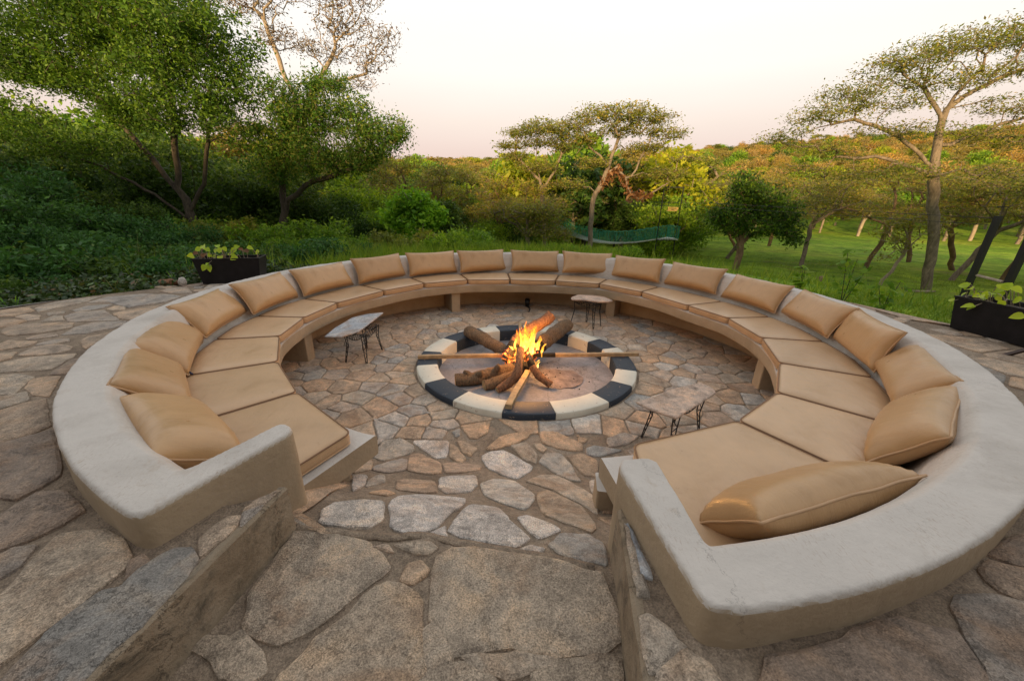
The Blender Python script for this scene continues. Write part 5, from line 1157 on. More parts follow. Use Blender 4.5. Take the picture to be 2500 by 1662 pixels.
tree('leafy_tree', 'dark leafy tree with black limbs reaching right over the meadow beside the largest tree', 'tree', None, b,
  [[b, (-7.95, 13.6, 1.0), (-7.6, 13.5, 1.7), (-6.9, 13.4, 2.15), (-5.9, 13.3, 2.5), (-4.7, 13.2, 2.9)], [(-7.9, 13.6, 1.1), (-7.6, 13.5, 2.6), (-7.0, 13.4, 4.0)], [(-7.5, 13.5, 1.75), (-6.6, 13.2, 1.95), (-5.4, 13.1, 2.1), (-4.6, 13, 2.4)]],
  [(-6.8, 13.3, 4.4, 1.0, 1.1, .8), (-5.3, 13.3, 4.2, 1.1, 1.0, .75), (-4.2, 13.2, 3.6, .9, .9, .55), (-6.4, 13.2, 3.2, 1.2, 1, .7), (-7.6, 13.3, 3.1, .8, 1, 1.0), (-5.6, 13.3, 5.0, .7, .8, .35), (-4.9, 13.2, 3.0, .8, .8, .45), (-3.7, 13.1, 3.9, .5, .6, .35)],
  900, .13, M_BARK_DARK, L_OLIVE, 20, .072, (.15, .15, .12), .42, .1, seed=2, leaf2=(L_TREE, .7), back=2)
b = (-10.3, 20.5, -.3)
tree('bare_acacia', 'tall half bare acacia with brown pods standing behind the leafy trees against the sky', 'tree', None, b,
  [[b, (-10.3, 20.5, 3), (-10.1, 20.5, 5.6), (-9.1, 20.5, 6.9), (-8.2, 20.5, 8.1)], [(-10.1, 20.5, 5.5), (-10.8, 20.5, 7.2), (-11.2, 20.5, 9.0)], [(-9.3, 20.5, 6.7), (-7.9, 20.5, 6.9), (-7.0, 20.5, 7.1)]],
  [(-12, 20.5, 9.8, 1.7, 1.6, .6), (-9.3, 20.5, 10.2, 1.7, 1.6, .5), (-7.8, 20.5, 9.0, 1.4, 1.5, .55), (-6.7, 20.5, 7.8, 1.0, 1.2, .6), (-10.6, 20.5, 8.4, 1.5, 1.3, .5), (-8.8, 20.5, 8.0, 1.2, 1.2, .4), (-7.2, 20.5, 6.8, .8, 1, .3), (-6.1, 20.5, 8.6, .9, 1.1, .5), (-7.0, 20.5, 10.0, 1.2, 1.2, .5), (-11.2, 20.5, 11.2, 1.8, 1.6, .4)],
  1700, .15, M_BARK_PALE, L_POD, 2, .09, (.20, .20, .12), .35, .2, tip=.013, seed=3, droop=.5, step=.4)
def acacia_blobs(cx, cy, ztop, rx, layers, rng, ry=None, slope=1.3):
    o = []
    for k in range(layers):
        a = rng.uniform(0, 2 * PI); q = math.sqrt(rng.uniform(.0, 1)); x = cx + rx * .8 * q * math.cos(a); y = cy + (ry or rx) * .8 * q * math.sin(a)
        o.append((x, y, ztop - slope * q * q - rng.uniform(0, .5), rx * .34, (ry or rx) * .34, .16))
    return o
rr = random.Random(4)
b = (1.6, 20, -.85)
tree('umbrella_acacia', 'smaller flat topped acacia left of the pair in the middle of the view', 'tree', 'flat topped acacias behind the bench', b,
  [[b, (1.45, 20, 1.0), (1.3, 20, 2.4), (1.1, 20, 3.2)], [(1.3, 20, 2.3), (1.9, 20, 3.2), (2.1, 20, 3.9)], [(1.2, 20, 2.7), (.4, 20, 3.5), (-.1, 20, 3.9)]],
  [(-.4, 20, 4.3, .7, .9, .2), (.3, 20, 4.85, 1.0, 1.1, .28), (1.2, 20, 5.1, 1.2, 1.2, .3), (2.1, 20, 4.85, 1.0, 1.1, .3), (1.2, 20.3, 4.45, 1.4, 1, .22), (-.1, 20, 3.8, .8, .8, .2), (2.3, 20, 4.2, .7, .8, .2), (1.0, 20, 3.4, 1.3, .9, .3)],
  650, .095, M_BARK, L_OLIVE, 8, .088, (.15, .15, .06), .4, .5, tip=.008, seed=5, leaf2=(L_BROWNGREEN, .3))
b = (3.5, 18, -.9)
tree('umbrella_acacia', 'taller flat topped acacia right of the pair with dead leaves hanging on its crooked limb', 'tree', 'flat topped acacias behind the bench', b,
  [[b, (3.45, 18, .8), (3.45, 18, 1.9), (3.9, 18, 2.9), (4.1, 18, 3.7), (4.3, 18, 4.4)], [(3.9, 18, 2.85), (4.35, 17.9, 3.3), (4.75, 17.9, 2.8), (5.1, 17.8, 2.15), (5.5, 17.8, 2.0), (6.1, 17.8, 2.4), (6.9, 17.8, 2.9)], [(4.85, 17.9, 2.7), (5.2, 18, 3.2), (5.5, 18.1, 4.0)], [(4.0, 18, 3.3), (3.1, 18, 4.1)]],
  [(2.5, 18, 4.95, .9, 1, .25), (3.5, 18, 5.3, 1.2, 1.1, .32), (4.6, 18, 5.4, 1.3, 1.1, .34), (5.6, 18, 5.1, 1.1, 1.1, .3), (6.5, 18, 4.65, .9, 1, .22), (4.4, 18.2, 4.7, 1.8, .9, .25), (2.7, 18, 4.3, .9, .8, .22), (6.5, 17.8, 3.1, 1.1, .8, .3), (5.5, 18, 4.1, 1.2, .8, .2), (3.2, 18, 3.4, .9, .8, .3), (2.4, 18, 2.6, .8, .7, .3), (7.4, 18, 3.7, .9, .7, .2)],
  900, .11, M_BARK, L_OLIVE, 8, .088, (.15, .15, .06), .4, .5, tip=.008, seed=6, leaf2=(L_BROWNGREEN, .3))
rng0 = np.random.default_rng(8); C = []
for a, b2, n in (((3.7, 18, 2.5), (4.35, 17.9, 3.3), 170), ((4.35, 17.9, 3.3), (5.1, 17.8, 2.15), 90), ((5.0, 17.8, 2.2), (5.9, 17.8, 2.2), 150)):
    t_ = rng0.random((n, 1)); C.append(np.array(a) * (1 - t_) + np.array(b2) * t_ + rng0.normal(size=(n, 3)) * (.10, .08, .09) + (0, 0, -.05))
tr_ = bpy.data.objects['umbrella_acacia.001']; dl = quad_mesh('dead_leaves', leaf_quads(np.concatenate(C) - np.array(tr_.location), .20, .4, rng0, 0, 1.2), L_DEAD, tr_)
b = (16.1, 14.7, G(16.1, 14.7) - .05)
tree('umbrella_acacia', 'huge spreading acacia with thick straight trunk on the lawn at the right', 'tree', None, b,
  [[b, (15.7, 14.7, .5), (15.14, 14.7, 2.0), (14.7, 14.7, 3.2), (14.37, 14.7, 4.25), (14.4, 14.7, 5.4), (14.9, 14.7, 6.1)], [(15.1, 14.7, 1.9), (14.6, 14.6, 2.4), (13.8, 14.5, 2.5), (12.8, 14.5, 2.3)], [(15.4, 14.7, 1.3), (14.4, 14.9, 1.55), (13.2, 14.9, 1.4)], [(14.7, 14.7, 3.2), (13.0, 14.7, 4.2), (11.4, 14.7, 4.7), (9.9, 14.7, 4.3)], [(14.75, 14.7, 3.0), (12.8, 14.6, 3.5), (11.0, 14.6, 3.5)], [(14.4, 14.7, 4.6), (13.4, 14.7, 5.6), (12.4, 14.7, 6.0)], [(14.4, 14.7, 5.2), (16, 14.7, 6.1), (17.6, 14.7, 6.6)], [(14.5, 14.7, 3.8), (16.2, 14.6, 4.6), (17.8, 14.6, 5.0)]],
  [(9.2, 14.7, 4.1, .8, 1.2, .22), (10.1, 14.7, 4.8, 1.1, 1.4, .26), (11.2, 14.7, 5.5, 1.2, 1.5, .28), (12.3, 14.7, 6.2, 1.3, 1.5, .3), (13.5, 14.7, 6.7, 1.5, 1.7, .3), (15.2, 14.7, 7.1, 1.7, 1.7, .3), (17.0, 14.7, 7.2, 1.7, 1.7, .3), (18.8, 14.7, 6.9, 1.5, 1.6, .3),
   (12.0, 14.5, 5.1, 1.6, 1.3, .22), (13.8, 14.4, 5.8, 1.6, 1.2, .24), (15.8, 14.4, 6.1, 1.6, 1.2, .24), (10.6, 14.5, 3.8, 1.5, 1.2, .22), (12.6, 14.3, 4.3, 1.5, 1.1, .22), (16.4, 14.3, 5.1, 1.8, 1.2, .24), (18.4, 14.4, 5.6, 1.5, 1.2, .24), (15.4, 14.2, 4.3, 1.4, 1.0, .22), (11.4, 14.4, 2.9, 1.6, 1, .25), (13.4, 14.2, 3.1, 1.4, .9, .25), (17.4, 14.2, 4.0, 1.7, 1.0, .25), (9.8, 14.5, 3.1, 1.0, .9, .22), (18.4, 14.2, 2.9, 1.5, .9, .25), (16.2, 14.0, 3.1, 1.3, .8, .25)],
    2300, .16, M_BARK, L_OLIVE, 7, .072, (.20, .20, .08), .40, .45, tip=.007, seed=7, step=.35, leaf2=(L_BROWNGREEN, .35), back=2)
# fine leaved smaller acacias around the lawn
def small_acacia(label, base, lean, hgt, w_, seed, barkm=M_BARK_RED, leafm=L_OLIVE, n=330, r0=.125, grp='small acacias on the lawn', leaf2=(L_BROWNGREEN, .35)):
    base = (base[0], base[1], G(*base) - .05); x, y, z = base; rq = random.Random(seed)
    t1 = (x + lean * .5, y, z + hgt * .22); t2 = (x + lean, y, z + hgt * .45); tr2 = [[base, t1, t2, (x + lean * .8, y, z + hgt * .7)]]
    for k in range(3): a = rq.uniform(0, 2 * PI); tr2.append([t2, (t2[0] + w_ * .4 * math.cos(a), y + w_ * .3 * math.sin(a), z + hgt * .6), (t2[0] + w_ * .8 * math.cos(a), y + w_ * .6 * math.sin(a), z + hgt * .68)])
    bl = []
    for k in range(13):
        a = rq.uniform(0, 2 * PI); q = math.sqrt(rq.random()); lay = rq.choice((0, 0, 1, 2)); bl.append((t2[0] + w_ * q * math.cos(a), y + w_ * .8 * q * math.sin(a), z + hgt * (.95 - .16 * lay) - .5 * q * q, w_ * .5, w_ * .42, .32))
    return tree('small_acacia', label, 'tree', grp, base, tr2, bl, int(n * 1.8), r0 * .85, barkm, leafm, 7, .09, (.18, .18, .07), .38, .5, tip=.007, seed=seed, leaf2=leaf2)
a1 = small_acacia('small acacia with a crooked pale limb on the lawn left of the huge trunk', (18.3, 20.0), .5, 4.6, 3.6, 31)
a2 = small_acacia('thin pale forked young tree close to the left of the huge trunk', (14.9, 15.4), .5, 2.9, 1.0, 32, M_BARK_PALE, L_OLIVE, 90, .07)
a3 = small_acacia('leaning dark trunked acacia just right behind the huge trunk', (19.3, 16.8), 1.1, 4.8, 3.0, 33, M_BARK)
a4 = small_acacia('orange barked acacia behind the right planter, left of the black posts', (18.7, 13.4), .9, 4.2, 2.6, 34, M_BARK_RED)
a5 = small_acacia('leaning orange barked acacia at the right edge between the black posts', (25.0, 17.5), 1.6, 5.2, 3.4, 35, M_BARK_RED)
copy_thing(a1, (24.5, 24, G(24.5, 24)), 2.1, 1.15, 'distant acacia over the lawn right of the huge trunk'); copy_thing(a3, (30, 22, G(30, 22)), 1.3, 1.1, 'distant acacia at the far right edge of the lawn')
copy_thing(a1, (21.5, 33, G(21.5, 33)), 4.1, 1.25, 'distant acacia at the far end of the lawn, left of the huge trunk'); copy_thing(a5, (15.5, 27, G(15.5, 27)), 3.0, .9, 'distant acacia behind the round dark tree on the lawn')
a6 = small_acacia('fine leaved acacia with a tan forked trunk left of the smaller middle acacia', (-1.0, 19.0), .3, 4.0, 2.0, 36, M_BARK_RED, L_OLIVE, 260, .12, 'fine leaved acacias behind the bench')
a7 = small_acacia('feathery low acacia in front of the middle pair', (.9, 17.0), -.4, 2.9, 1.6, 37, M_BARK, L_OLIVE, 240, .12, 'fine leaved acacias behind the bench')
for i_, (x_, y_, r_, s_, l_) in enumerate(((-4.4, 21.5, .4, 1.1, 'fine leaved acacia behind the bright green bushy tree'), (.6, 23.5, 2.2, 1.15, 'fine leaved acacia behind the smaller middle acacia'), (-6.6, 24, 5.1, 1.2, 'fine leaved acacia beyond the black limbed tree'), (3.8, 25.5, 1.2, 1.25, 'fine leaved acacia behind the taller middle acacia'))):
    copy_thing((a6, a7)[i_ % 2], (x_, y_, G(x_, y_)), r_, s_, l_)
for i_, (x_, y_, r_, s_, l_) in enumerate(((14.6, 19.5, 1.0, .95, 'fine leaved acacia just behind the left tip of the huge crown'), (21.8, 17.0, 4.4, .95, 'fine leaved acacia between the huge trunk and the black posts'), (23.4, 20.5, 3.2, 1.1, 'fine leaved acacia behind the black posts'), (12.4, 22.5, 5.3, .95, 'fine leaved acacia behind the right side of the round dark tree'))):
    copy_thing((a3, a1, a4)[i_ % 3], (x_, y_, G(x_, y_)), r_, s_, l_)
b = (9.28, 16, G(9.28, 16) - .05)
tree('round_tree', 'round dark green tree with a short trunk on the lawn by the bridge tower', 'tree', None, b, [[b, (9.25, 16, .3), (9.2, 16, .8), (9.1, 16, 1.6)], [(9.25, 16, .4), (10.1, 16, 1.0), (10.8, 16, 1.2)], [(9.25, 16, .5), (8.4, 16, 1.1)]],
  [(8.5, 16, 1.4, .9, .9, .6), (9.1, 16, 2.3, .9, .9, .6), (10.1, 16, 1.9, 1.0, .9, .6), (10.9, 16, 1.1, .8, .8, .5), (8.9, 16, 2.9, .5, .6, .25), (9.6, 15.6, 1.2, .8, .6, .5), (11.3, 16, .6, .45, .5, .35)],
  420, .13, M_BARK_RED, L_DARK, 17, .095, (.13, .13, .11), .45, .2, seed=9, leaf2=(L_GREEN, .3))
b = (-3.45, 14, G(-3.45, 14) - .05)
tree('bushy_tree', 'bright green bushy small tree straight behind the left half of the bench', 'tree', None, b, [[b, (-3.5, 14, .6), (-3.5, 14, 1.2)], [(-3.5, 14, .4), (-4.0, 14, 1.0)], [(-3.5, 14, .4), (-3.0, 14, 1.0)]],
  [(-3.5, 14, 1.8, .8, .8, .4), (-4.1, 14, 1.3, .6, .7, .4), (-2.9, 14, 1.2, .6, .7, .45), (-3.5, 13.7, 1.0, .8, .6, .4)], 190, .08, M_BARK_PALE, L_BRIGHT, 20, .12, (.11, .11, .10), .5, .2, seed=10)
b = (-2.45, 14.6, G(-2.45, 14.6) - .05)
tree('bushy_tree', 'narrow very dark green bush close right of the bright green bushy tree', 'tree', None, b, [[b, (-2.4, 14.6, .8)]], [(-2.4, 14.6, .8, .38, .4, .7), (-2.45, 14.6, 1.5, .3, .3, .35)], 90, .06, M_BARK_DARK, L_DARK, 22, .11, (.10, .10, .10), .5, .2, seed=12)
# ---- kinds for the wooded slope, first of each placed, the rest copied
def proto(kind, seed):
    rq = random.Random(seed); o = (0, 0, 0)
    if kind == 'round': return dict(tr=[[o, (0, 0, 1.2), (.1, 0, 2.2)]], bl=[(rq.uniform(-1.2, 1.2), rq.uniform(-1.2, 1.2), rq.uniform(1.6, 3.9), .95, .95, .7) for _ in range(9)] + [(0, 0, 3.4, 1.4, 1.4, .9)], n=230, r0=.12, lf=12, ls=.21, sp=(.22, .22, .18), flat=.15, asp=.5)
    if kind == 'flat': return dict(tr=[[o, (.1, 0, 1.4), (.3, 0, 2.6)], [(.2, 0, 1.9), (1.2, .3, 3.3)], [(.2, 0, 1.8), (-1.0, -.3, 3.4)]], bl=acacia_blobs(0, 0, 4.6, 2.4, 11, rq), n=240, r0=.13, lf=12, ls=.15, sp=(.24, .24, .09), flat=.6, asp=.4)
    if kind == 'dry': return dict(tr=[[o, (.1, 0, 1.0), (-.1, 0, 2.0)], [(0, 0, .8), (1.0, .2, 2.4)], [(0, 0, .9), (-.9, .2, 2.6)]], bl=[(rq.uniform(-1.5, 1.5), rq.uniform(-1.5, 1.5), rq.uniform(2.4, 4.1), .9, .9, .6) for _ in range(8)], n=220, r0=.12, lf=8, ls=.17, sp=(.22, .22, .2), flat=.1, asp=.45)
    if kind == 'shrub': return dict(tr=[[o, (0, 0, .3)]], bl=[(rq.uniform(-.7, .7), rq.uniform(-.6, .6), rq.uniform(.25, .8), .45, .45, .35) for _ in range(8)], n=110, r0=.035, lf=16, ls=.105, sp=(.11, .11, .10), flat=.15, asp=.45)
    if kind == 'bush': return dict(tr=[[o, (0, 0, .6), (.1, 0, 1.2)], [(0, 0, .2), (.7, 0, 1.2)], [(0, 0, .2), (-.7, .1, 1.2)]], bl=[(rq.uniform(-1.2, 1.2), rq.uniform(-.9, .9), rq.uniform(.5, 2.3), .75, .75, .55) for _ in range(11)], n=380, r0=.07, lf=17, ls=.105, sp=(.15, .15, .13), flat=.1, asp=.45)
SPEC = [('round', 'green_tree', M_BARK, L_GREEN, 'mid green round crowned tree'), ('round', 'yellow_green_tree', M_BARK, L_YELLOW, 'yellow green round crowned tree'), ('flat', 'slope_acacia', M_BARK, L_OLIVE, 'olive flat crowned acacia'),
        ('dry', 'dry_tree', M_BARK_PALE, L_DRY, 'half bare orange brown dry tree'), ('round', 'dark_tree', M_BARK_DARK, L_DARK, 'dark green dense tree'), ('dry', 'brownish_tree', M_BARK_PALE, L_BROWNGREEN, 'brownish green thin crowned tree'), ('flat', 'slope_acacia', M_BARK_PALE, L_BROWNGREEN, 'brown tinged flat crowned acacia'),
        ('dry', 'dry_tree', M_BARK_PALE, L_DRY, 'leafless looking tan orange tree')]
PROT = {}
def place_kind(key, x, y, rz, sc, label, group, sq=None):
    k = SPEC[key]; loc = (x, y, G(x, y) - .08)
    if key not in PROT:
        d = proto(k[0], 50 + key)
        t_ = tree(k[1], label, 'tree', group, (0, 0, 0), d['tr'], d['bl'], d['n'], d['r0'], k[2], k[3], d['lf'], d['ls'], d['sp'], d['asp'], d['flat'], tip=.014, seed=60 + key, step=.4, back=1)
        t_.location = loc; t_.rotation_euler = (0, 0, rz); t_.scale = (sc,) * 3 if sq is None else sq; PROT[key] = t_; return t_
    return copy_thing(PROT[key], loc, rz, sc, label, group, sq)
def zone(az):
    return 'behind the left trees' if az < -.5 else ('beyond the meadow left of the middle' if az < -.12 else ('behind the middle acacias' if az < .22 else ('behind the hanging bridge' if az < .42 else ('on the slope above the lawn' if az < .7 else 'beyond the lawn at the far right'))))
rw = random.Random(77)
def wood_ok(x, y):
    az = math.atan2(x, y); r = math.hypot(x, y)
    if y < 20 or abs(az) > 1.02: return False
    if az > .40 and r < 52 + 10 * (az > .6): return False
    if az < -.5 and r < 21: return False
    if -.1 < az < .42 and r < 25: return False
    return True
near = scatter(-75, 95, 20, 82, lambda x, y: 3.2 + .024 * math.hypot(x, y), lambda x, y: wood_ok(x, y) and math.hypot(x, y) < 84, 5200, rw)
near.sort(key=lambda p: math.hypot(*p)); near = near[:285]
def pick(x, y, rnd):
    r = math.hypot(x, y); az = math.atan2(x, y); dry = sstep(45, 130, r) * .52 + .05
    if az < -.35: dry *= .7
    q = rnd.random()
    if q < dry: return rnd.choice((3, 7, 5, 3, 6))
    q = rnd.random()
    return 0 if q < .30 else (1 if q < .46 + .12 * (az > .15) else (2 if q < .72 else (4 if q < .84 else 6)))
for (x, y) in near:
    key = pick(x, y, rw); az = math.atan2(x, y); s_ = rw.uniform(.9, 1.5) * (1.15 if (.0 < az < .38 and math.hypot(x, y) < 60) else 1.0) * (1.0 if math.hypot(x, y) > 29 else .8) * (.78 if -.4 < az < -.0 and math.hypot(x, y) < 45 else 1)
    place_kind(key, x, y, rw.uniform(0, 6.28), s_, '%s %s, %s row' % (SPEC[key][4], zone(az), 'front' if math.hypot(x, y) < 34 else ('middle' if math.hypot(x, y) < 52 else 'back')), '%ss %s' % (SPEC[key][4], zone(az)))
for key in range(8):
    if key not in PROT: place_kind(key, -40 + key * 9, 78, 1, 1, SPEC[key][4] + ' far up the wooded slope', 'far trees')
# ---- the wood farther off, one mass
def forest():
    pts = scatter(-330, 400, 45, 330, lambda x, y: 4.6 + .012 * math.hypot(x, y), lambda x, y: (wood_ok(x, y) and 80 < math.hypot(x, y) < 285 + 30 * nz3(x * .02, y * .02)), 60000, rw)
    print('forest', len(pts)); me = bpy.data.meshes.new('forest'); me.from_pydata([(x, y, G(x, y) - .3) for x, y in pts], [], [])
    for nm_, ty_ in (('kind', 'INT'), ('turn', 'FLOAT'), ('size', 'FLOAT')): me.attributes.new(nm_, ty_, 'POINT')
    ix, rt_, sc_ = me.attributes['kind'], me.attributes['turn'], me.attributes['size']
    ix.data.foreach_set('value', [{0: 0, 1: 1, 2: 2, 3: 3, 4: 4, 5: 5, 6: 6, 7: 7}[pick(x, y, rw)] for x, y in pts]); rt_.data.foreach_set('value', [rw.uniform(0, 6.28) for _ in pts]); sc_.data.foreach_set('value', [rw.uniform(1.0, 1.65) for _ in pts])
    o = bpy.data.objects.new('forest', me); COL.objects.link(o); tag(o, None, None, None, 'stuff'); o['label'] = 'mixed green and orange dry woodland covering the far hillside up to the skyline'
    g = bpy.data.node_groups.new('forest', 'GeometryNodeTree'); g.interface.new_socket('Geometry', in_out='INPUT', socket_type='NodeSocketGeometry'); g.interface.new_socket('Geometry', in_out='OUTPUT', socket_type='NodeSocketGeometry')
    gi = g.nodes.new('NodeGroupInput'); go = g.nodes.new('NodeGroupOutput'); jn = g.nodes.new('GeometryNodeJoinGeometry'); ip = g.nodes.new('GeometryNodeInstanceOnPoints')
    for key in reversed(range(8)):
        j2 = g.nodes.new('GeometryNodeJoinGeometry')
        for nm in ('trunk', 'crown'):
            ch = [c for c in PROT[key].children if c.name.startswith(nm)][0]; oi = g.nodes.new('GeometryNodeObjectInfo'); oi.transform_space = 'ORIGINAL'; oi.inputs['Object'].default_value = ch; oi.inputs['As Instance'].default_value = True; g.links.new(oi.outputs['Geometry'], j2.inputs[0])
        gti = g.nodes.new('GeometryNodeGeometryToInstance'); g.links.new(j2.outputs[0], gti.inputs[0]); g.links.new(gti.outputs[0], jn.inputs[0])
    def attr(nm, ty): a = g.nodes.new('GeometryNodeInputNamedAttribute'); a.data_type = ty; a.inputs['Name'].default_value = nm; return [q for q in a.outputs if q.enabled and q.name == 'Attribute'][0]
    g.links.new(gi.outputs[0], ip.inputs['Points']); g.links.new(jn.outputs[0], ip.inputs['Instance']); ip.inputs['Pick Instance'].default_value = True
    g.links.new(attr('kind', 'INT'), ip.inputs['Instance Index']); cx = g.nodes.new('ShaderNodeCombineXYZ'); g.links.new(attr('turn', 'FLOAT'), cx.inputs[2]); g.links.new(cx.outputs[0], ip.inputs['Rotation'])
    g.links.new(attr('size', 'FLOAT'), ip.inputs['Scale']); g.links.new(ip.outputs[0], go.inputs[0])
    md = o.modifiers.new('forest', 'NODES'); md.node_group = g
forest()
# ---- bushes and shrubs nearer by
def kind_at(store, kind, name, barkm, leafm, x, y, rz, sc, label, group, seed, cat='bush'):
    loc = (x, y, G(x, y) - .06)
    if name not in store:
        d = proto(kind, seed); t_ = tree(name, label, cat, group, (0, 0, 0), d['tr'], d['bl'], d['n'], d['r0'], barkm, leafm, d['lf'], d['ls'], d['sp'], d['asp'], d['flat'], tip=.006, seed=seed, step=.25, back=1)
        t_.location = loc; t_.rotation_euler = (0, 0, rz); t_.scale = (sc,) * 3; store[name] = t_; return t_
    return copy_thing(store[name], loc, rz, sc, label, group)
ST = {}
MARKS = [(-1.0, 'at the far left edge'), (-.86, 'left of the brown planter'), (-.72, 'behind the brown planter'), (-.62, 'under the largest tree'), (-.52, 'under the black limbed tree'), (-.42, 'right of the black limbed tree'), (-.32, 'left of the bright bushy tree'), (-.24, 'behind the bright bushy tree'), (-.14, 'right of the bright bushy tree'),
  (-.05, 'left of the middle acacias'), (.05, 'left of the smaller middle acacia'), (.13, 'under the smaller middle acacia'), (.2, 'under the taller middle acacia'), (.29, 'behind the hanging bridge'), (.37, 'by the bridge tower'), (.45, 'right of the bridge tower'), (.6, 'near the round dark tree'), (2, 'at the right')]
def near_what(x, y):
    az = math.atan2(x, y); return [b_ for a_, b_ in MARKS if az <= a_ + .05][0]
def size_word(s_, lo, hi): return 'small' if s_ < lo else ('large' if s_ > hi else 'middling')
for x, y, s_, k in [(-9.4, 8.0, .72, 0), (-8.5, 8.8, .60, 0), (-10.8, 8.6, .85, 0), (-8.7, 6.9, .5, 0), (-7.4, 8.8, .42, 0), (-12.4, 9.4, .95, 0), (-7.7, 7.2, .38, 0), (-10.3, 7.0, .6, 0),
   (-14.0, 11.2, .95, 1), (-16.8, 12.5, 1.25, 1), (-12.2, 11.6, .7, 1), (-10.6, 11.3, .5, 1), (-13.2, 14.8, 1.1, 1), (-15.8, 15.5, 1.35, 1), (-18.5, 15.0, 1.5, 1), (-9.4, 15.2, 1.0, 1), (-8.0, 15.4, .95, 1), (-6.6, 15.2, .75, 1), (-12.2, 17.5, 1.35, 1), (-17, 18.5, 1.7, 1), (-7.0, 17.5, 1.0, 2), (-21, 18, 1.8, 1), (-10.2, 18, 1.2, 1), (-14.5, 20, 1.7, 1), (-19, 22, 1.9, 2), (-24, 20, 2.0, 1),
   (-5.3, 15.8, .7, 2), (-5.0, 18.2, 1.0, 2), (-3.2, 18.5, .9, 1), (-1.2, 17.5, .7, 2), (-.2, 19.5, .8, 1), (1.2, 23, 1.1, 2), (2.4, 29.5, 1.3, 1), (4.6, 29, 1.3, 2), (6.8, 26.5, 1.2, 1), (8.4, 22.5, 1.2, 2), (9.6, 24, 1.4, 2), (10.6, 27, 1.5, 1), (12.4, 31, 1.6, 2)]:
    rz = rw.uniform(0, 6.28)
    if k == 0: kind_at(ST, 'bush', 'blue_green_bush', M_BARK_DARK, L_BLUE, x, y, rz, s_ * .85, '%s blue green leafy bush %s' % (size_word(s_, .5, .8), 'next to the ground cover' if y < 7.5 else near_what(x, y)), 'blue green bushes at the left edge', 71)
    elif k == 1: kind_at(ST, 'bush', 'dark_bush', M_BARK_DARK, L_DARK, x, y, rz, s_, '%s dark dense bush %s' % (size_word(s_, .85, 1.3), near_what(x, y)), 'dark bushes %s' % ('under the left trees' if x < -6 else 'behind the bench'), 72)
    else: kind_at(ST, 'bush', 'green_bush', M_BARK, L_GREEN, x, y, rz, s_, '%s fresh green bush %s' % (size_word(s_, .85, 1.15), near_what(x, y)), 'fresh green bushes behind the bench', 73)
sp_ = scatter(-12, 9.5, 8.6, 17, 1.25, lambda x, y: math.hypot(x, y - 4) > 5.6 and y > 8.8 - .25 * x * (x < 0) and not (x > 1.5 and y > 11.5) and not (x > 3 and y < 15) and not (x > 7.0), 700, rw)
for i, (x, y) in enumerate(sp_):
    s_ = rw.uniform(.35, .75) * (1.35 if x < -5 else (1 if x < -1 else .55))
    kk = rw.choice((0, 0, 1)); kind_at(ST, 'shrub', ('meadow_shrub', 'olive_shrub')[kk], M_BARK, (L_GREEN, L_OLIVE)[kk], x, y, rw.uniform(0, 6.28), s_, '%s low %s shrub in the %s grass %s' % (size_word(s_, .45, .65), ('green', 'olive')[kk], 'nearer' if y < 11.5 else 'farther', near_what(x, y)), ('low green shrubs behind the bench', 'low olive shrubs behind the bench')[kk], 80 + kk, 'shrub')
sp2 = scatter(-11, -3.2, 3.2, 9.2, .78, lambda x, y: math.hypot(x - CB[0], y - CB[1]) > RB(math.degrees(math.atan2(y - CB[1], x - CB[0]))) + 1.25 and y < 9.2 + .2 * x + 2, 900, rw)
for i, (x, y) in enumerate(sp2):
    s_ = rw.uniform(.32, .62) * (1 + .10 * (math.hypot(x, y - 4) - 6)); kk = rw.choice((0, 1, 1))
    kind_at(ST, 'shrub', ('dark_shrub', 'blue_shrub')[kk], M_BARK_DARK, (L_DARK, L_BLUE)[kk], x, y, rw.uniform(0, 6.28), max(.3, s_), '%s tangled %s shrub %s, %s' % (size_word(s_, .4, .6), ('dark green', 'deep green')[kk], 'by the left paving' if math.hypot(x - CB[0], y - CB[1]) < 7.3 else 'farther off', near_what(x, y)), 'tangled dark shrubs beyond the left paving edge', 84 + kk, 'shrub')
# ---- grass
def blades(name, pts, hgt, w_, rng, mat_, lean=.35):
    n = len(pts); B = np.array([(x, y, G(x, y) - .02) for x, y in pts]); h = hgt * (1 + .4 * rng.normal(size=n)).clip(.35, 2.2); a = rng.random(n) * 2 * PI
    d = np.stack([np.cos(a), np.sin(a), np.zeros(n)], 1); ln = rng.normal(size=(n, 2)) * lean; V = np.zeros((n, 4, 3)); up = np.stack([ln[:, 0] * h, ln[:, 1] * h, h], 1)
    V[:, 0] = B - d * w_ / 2; V[:, 1] = B + d * w_ / 2; V[:, 2] = B + up * .6 + d * w_ * .35; V[:, 3] = B + up
    o = quad_mesh(name, V, mat_); return o
rg = np.random.default_rng(5); P_ = []
while len(P_) < 46000:
    x, y = rg.uniform(-13, 11), 5.5 + 13 * rg.random() ** 1.5; r = math.hypot(x - CB[0], y - CB[1])
    if r < RB(math.degrees(math.atan2(y - CB[1], x - CB[0]))) + .05 or (x > 2.5 and rg.random() < .93): continue
    if nz3(x * .9, y * .9, 2) < -.25 and rg.random() < .6: continue
    if x < -3.5 and rg.random() < .9: continue
    if x > .5 and y < 12 and rg.random() < .5: continue
    P_.append((x, y))
tag(blades('tall_grass', P_, .26, .020, rg, L_GRASS), 'tall green meadow grass behind the bench', None, None, 'stuff')
P_ = []
while len(P_) < 52000:
    r = 4.2 + 22 * rg.random() ** 1.35; a = rg.uniform(-25, 62); x, y = polar(a, r)
    if r < RB(a) + .03 or nz3(x * .5, y * .5, 7) < -.15 and rg.random() < .8: continue
    P_.append((x, y))
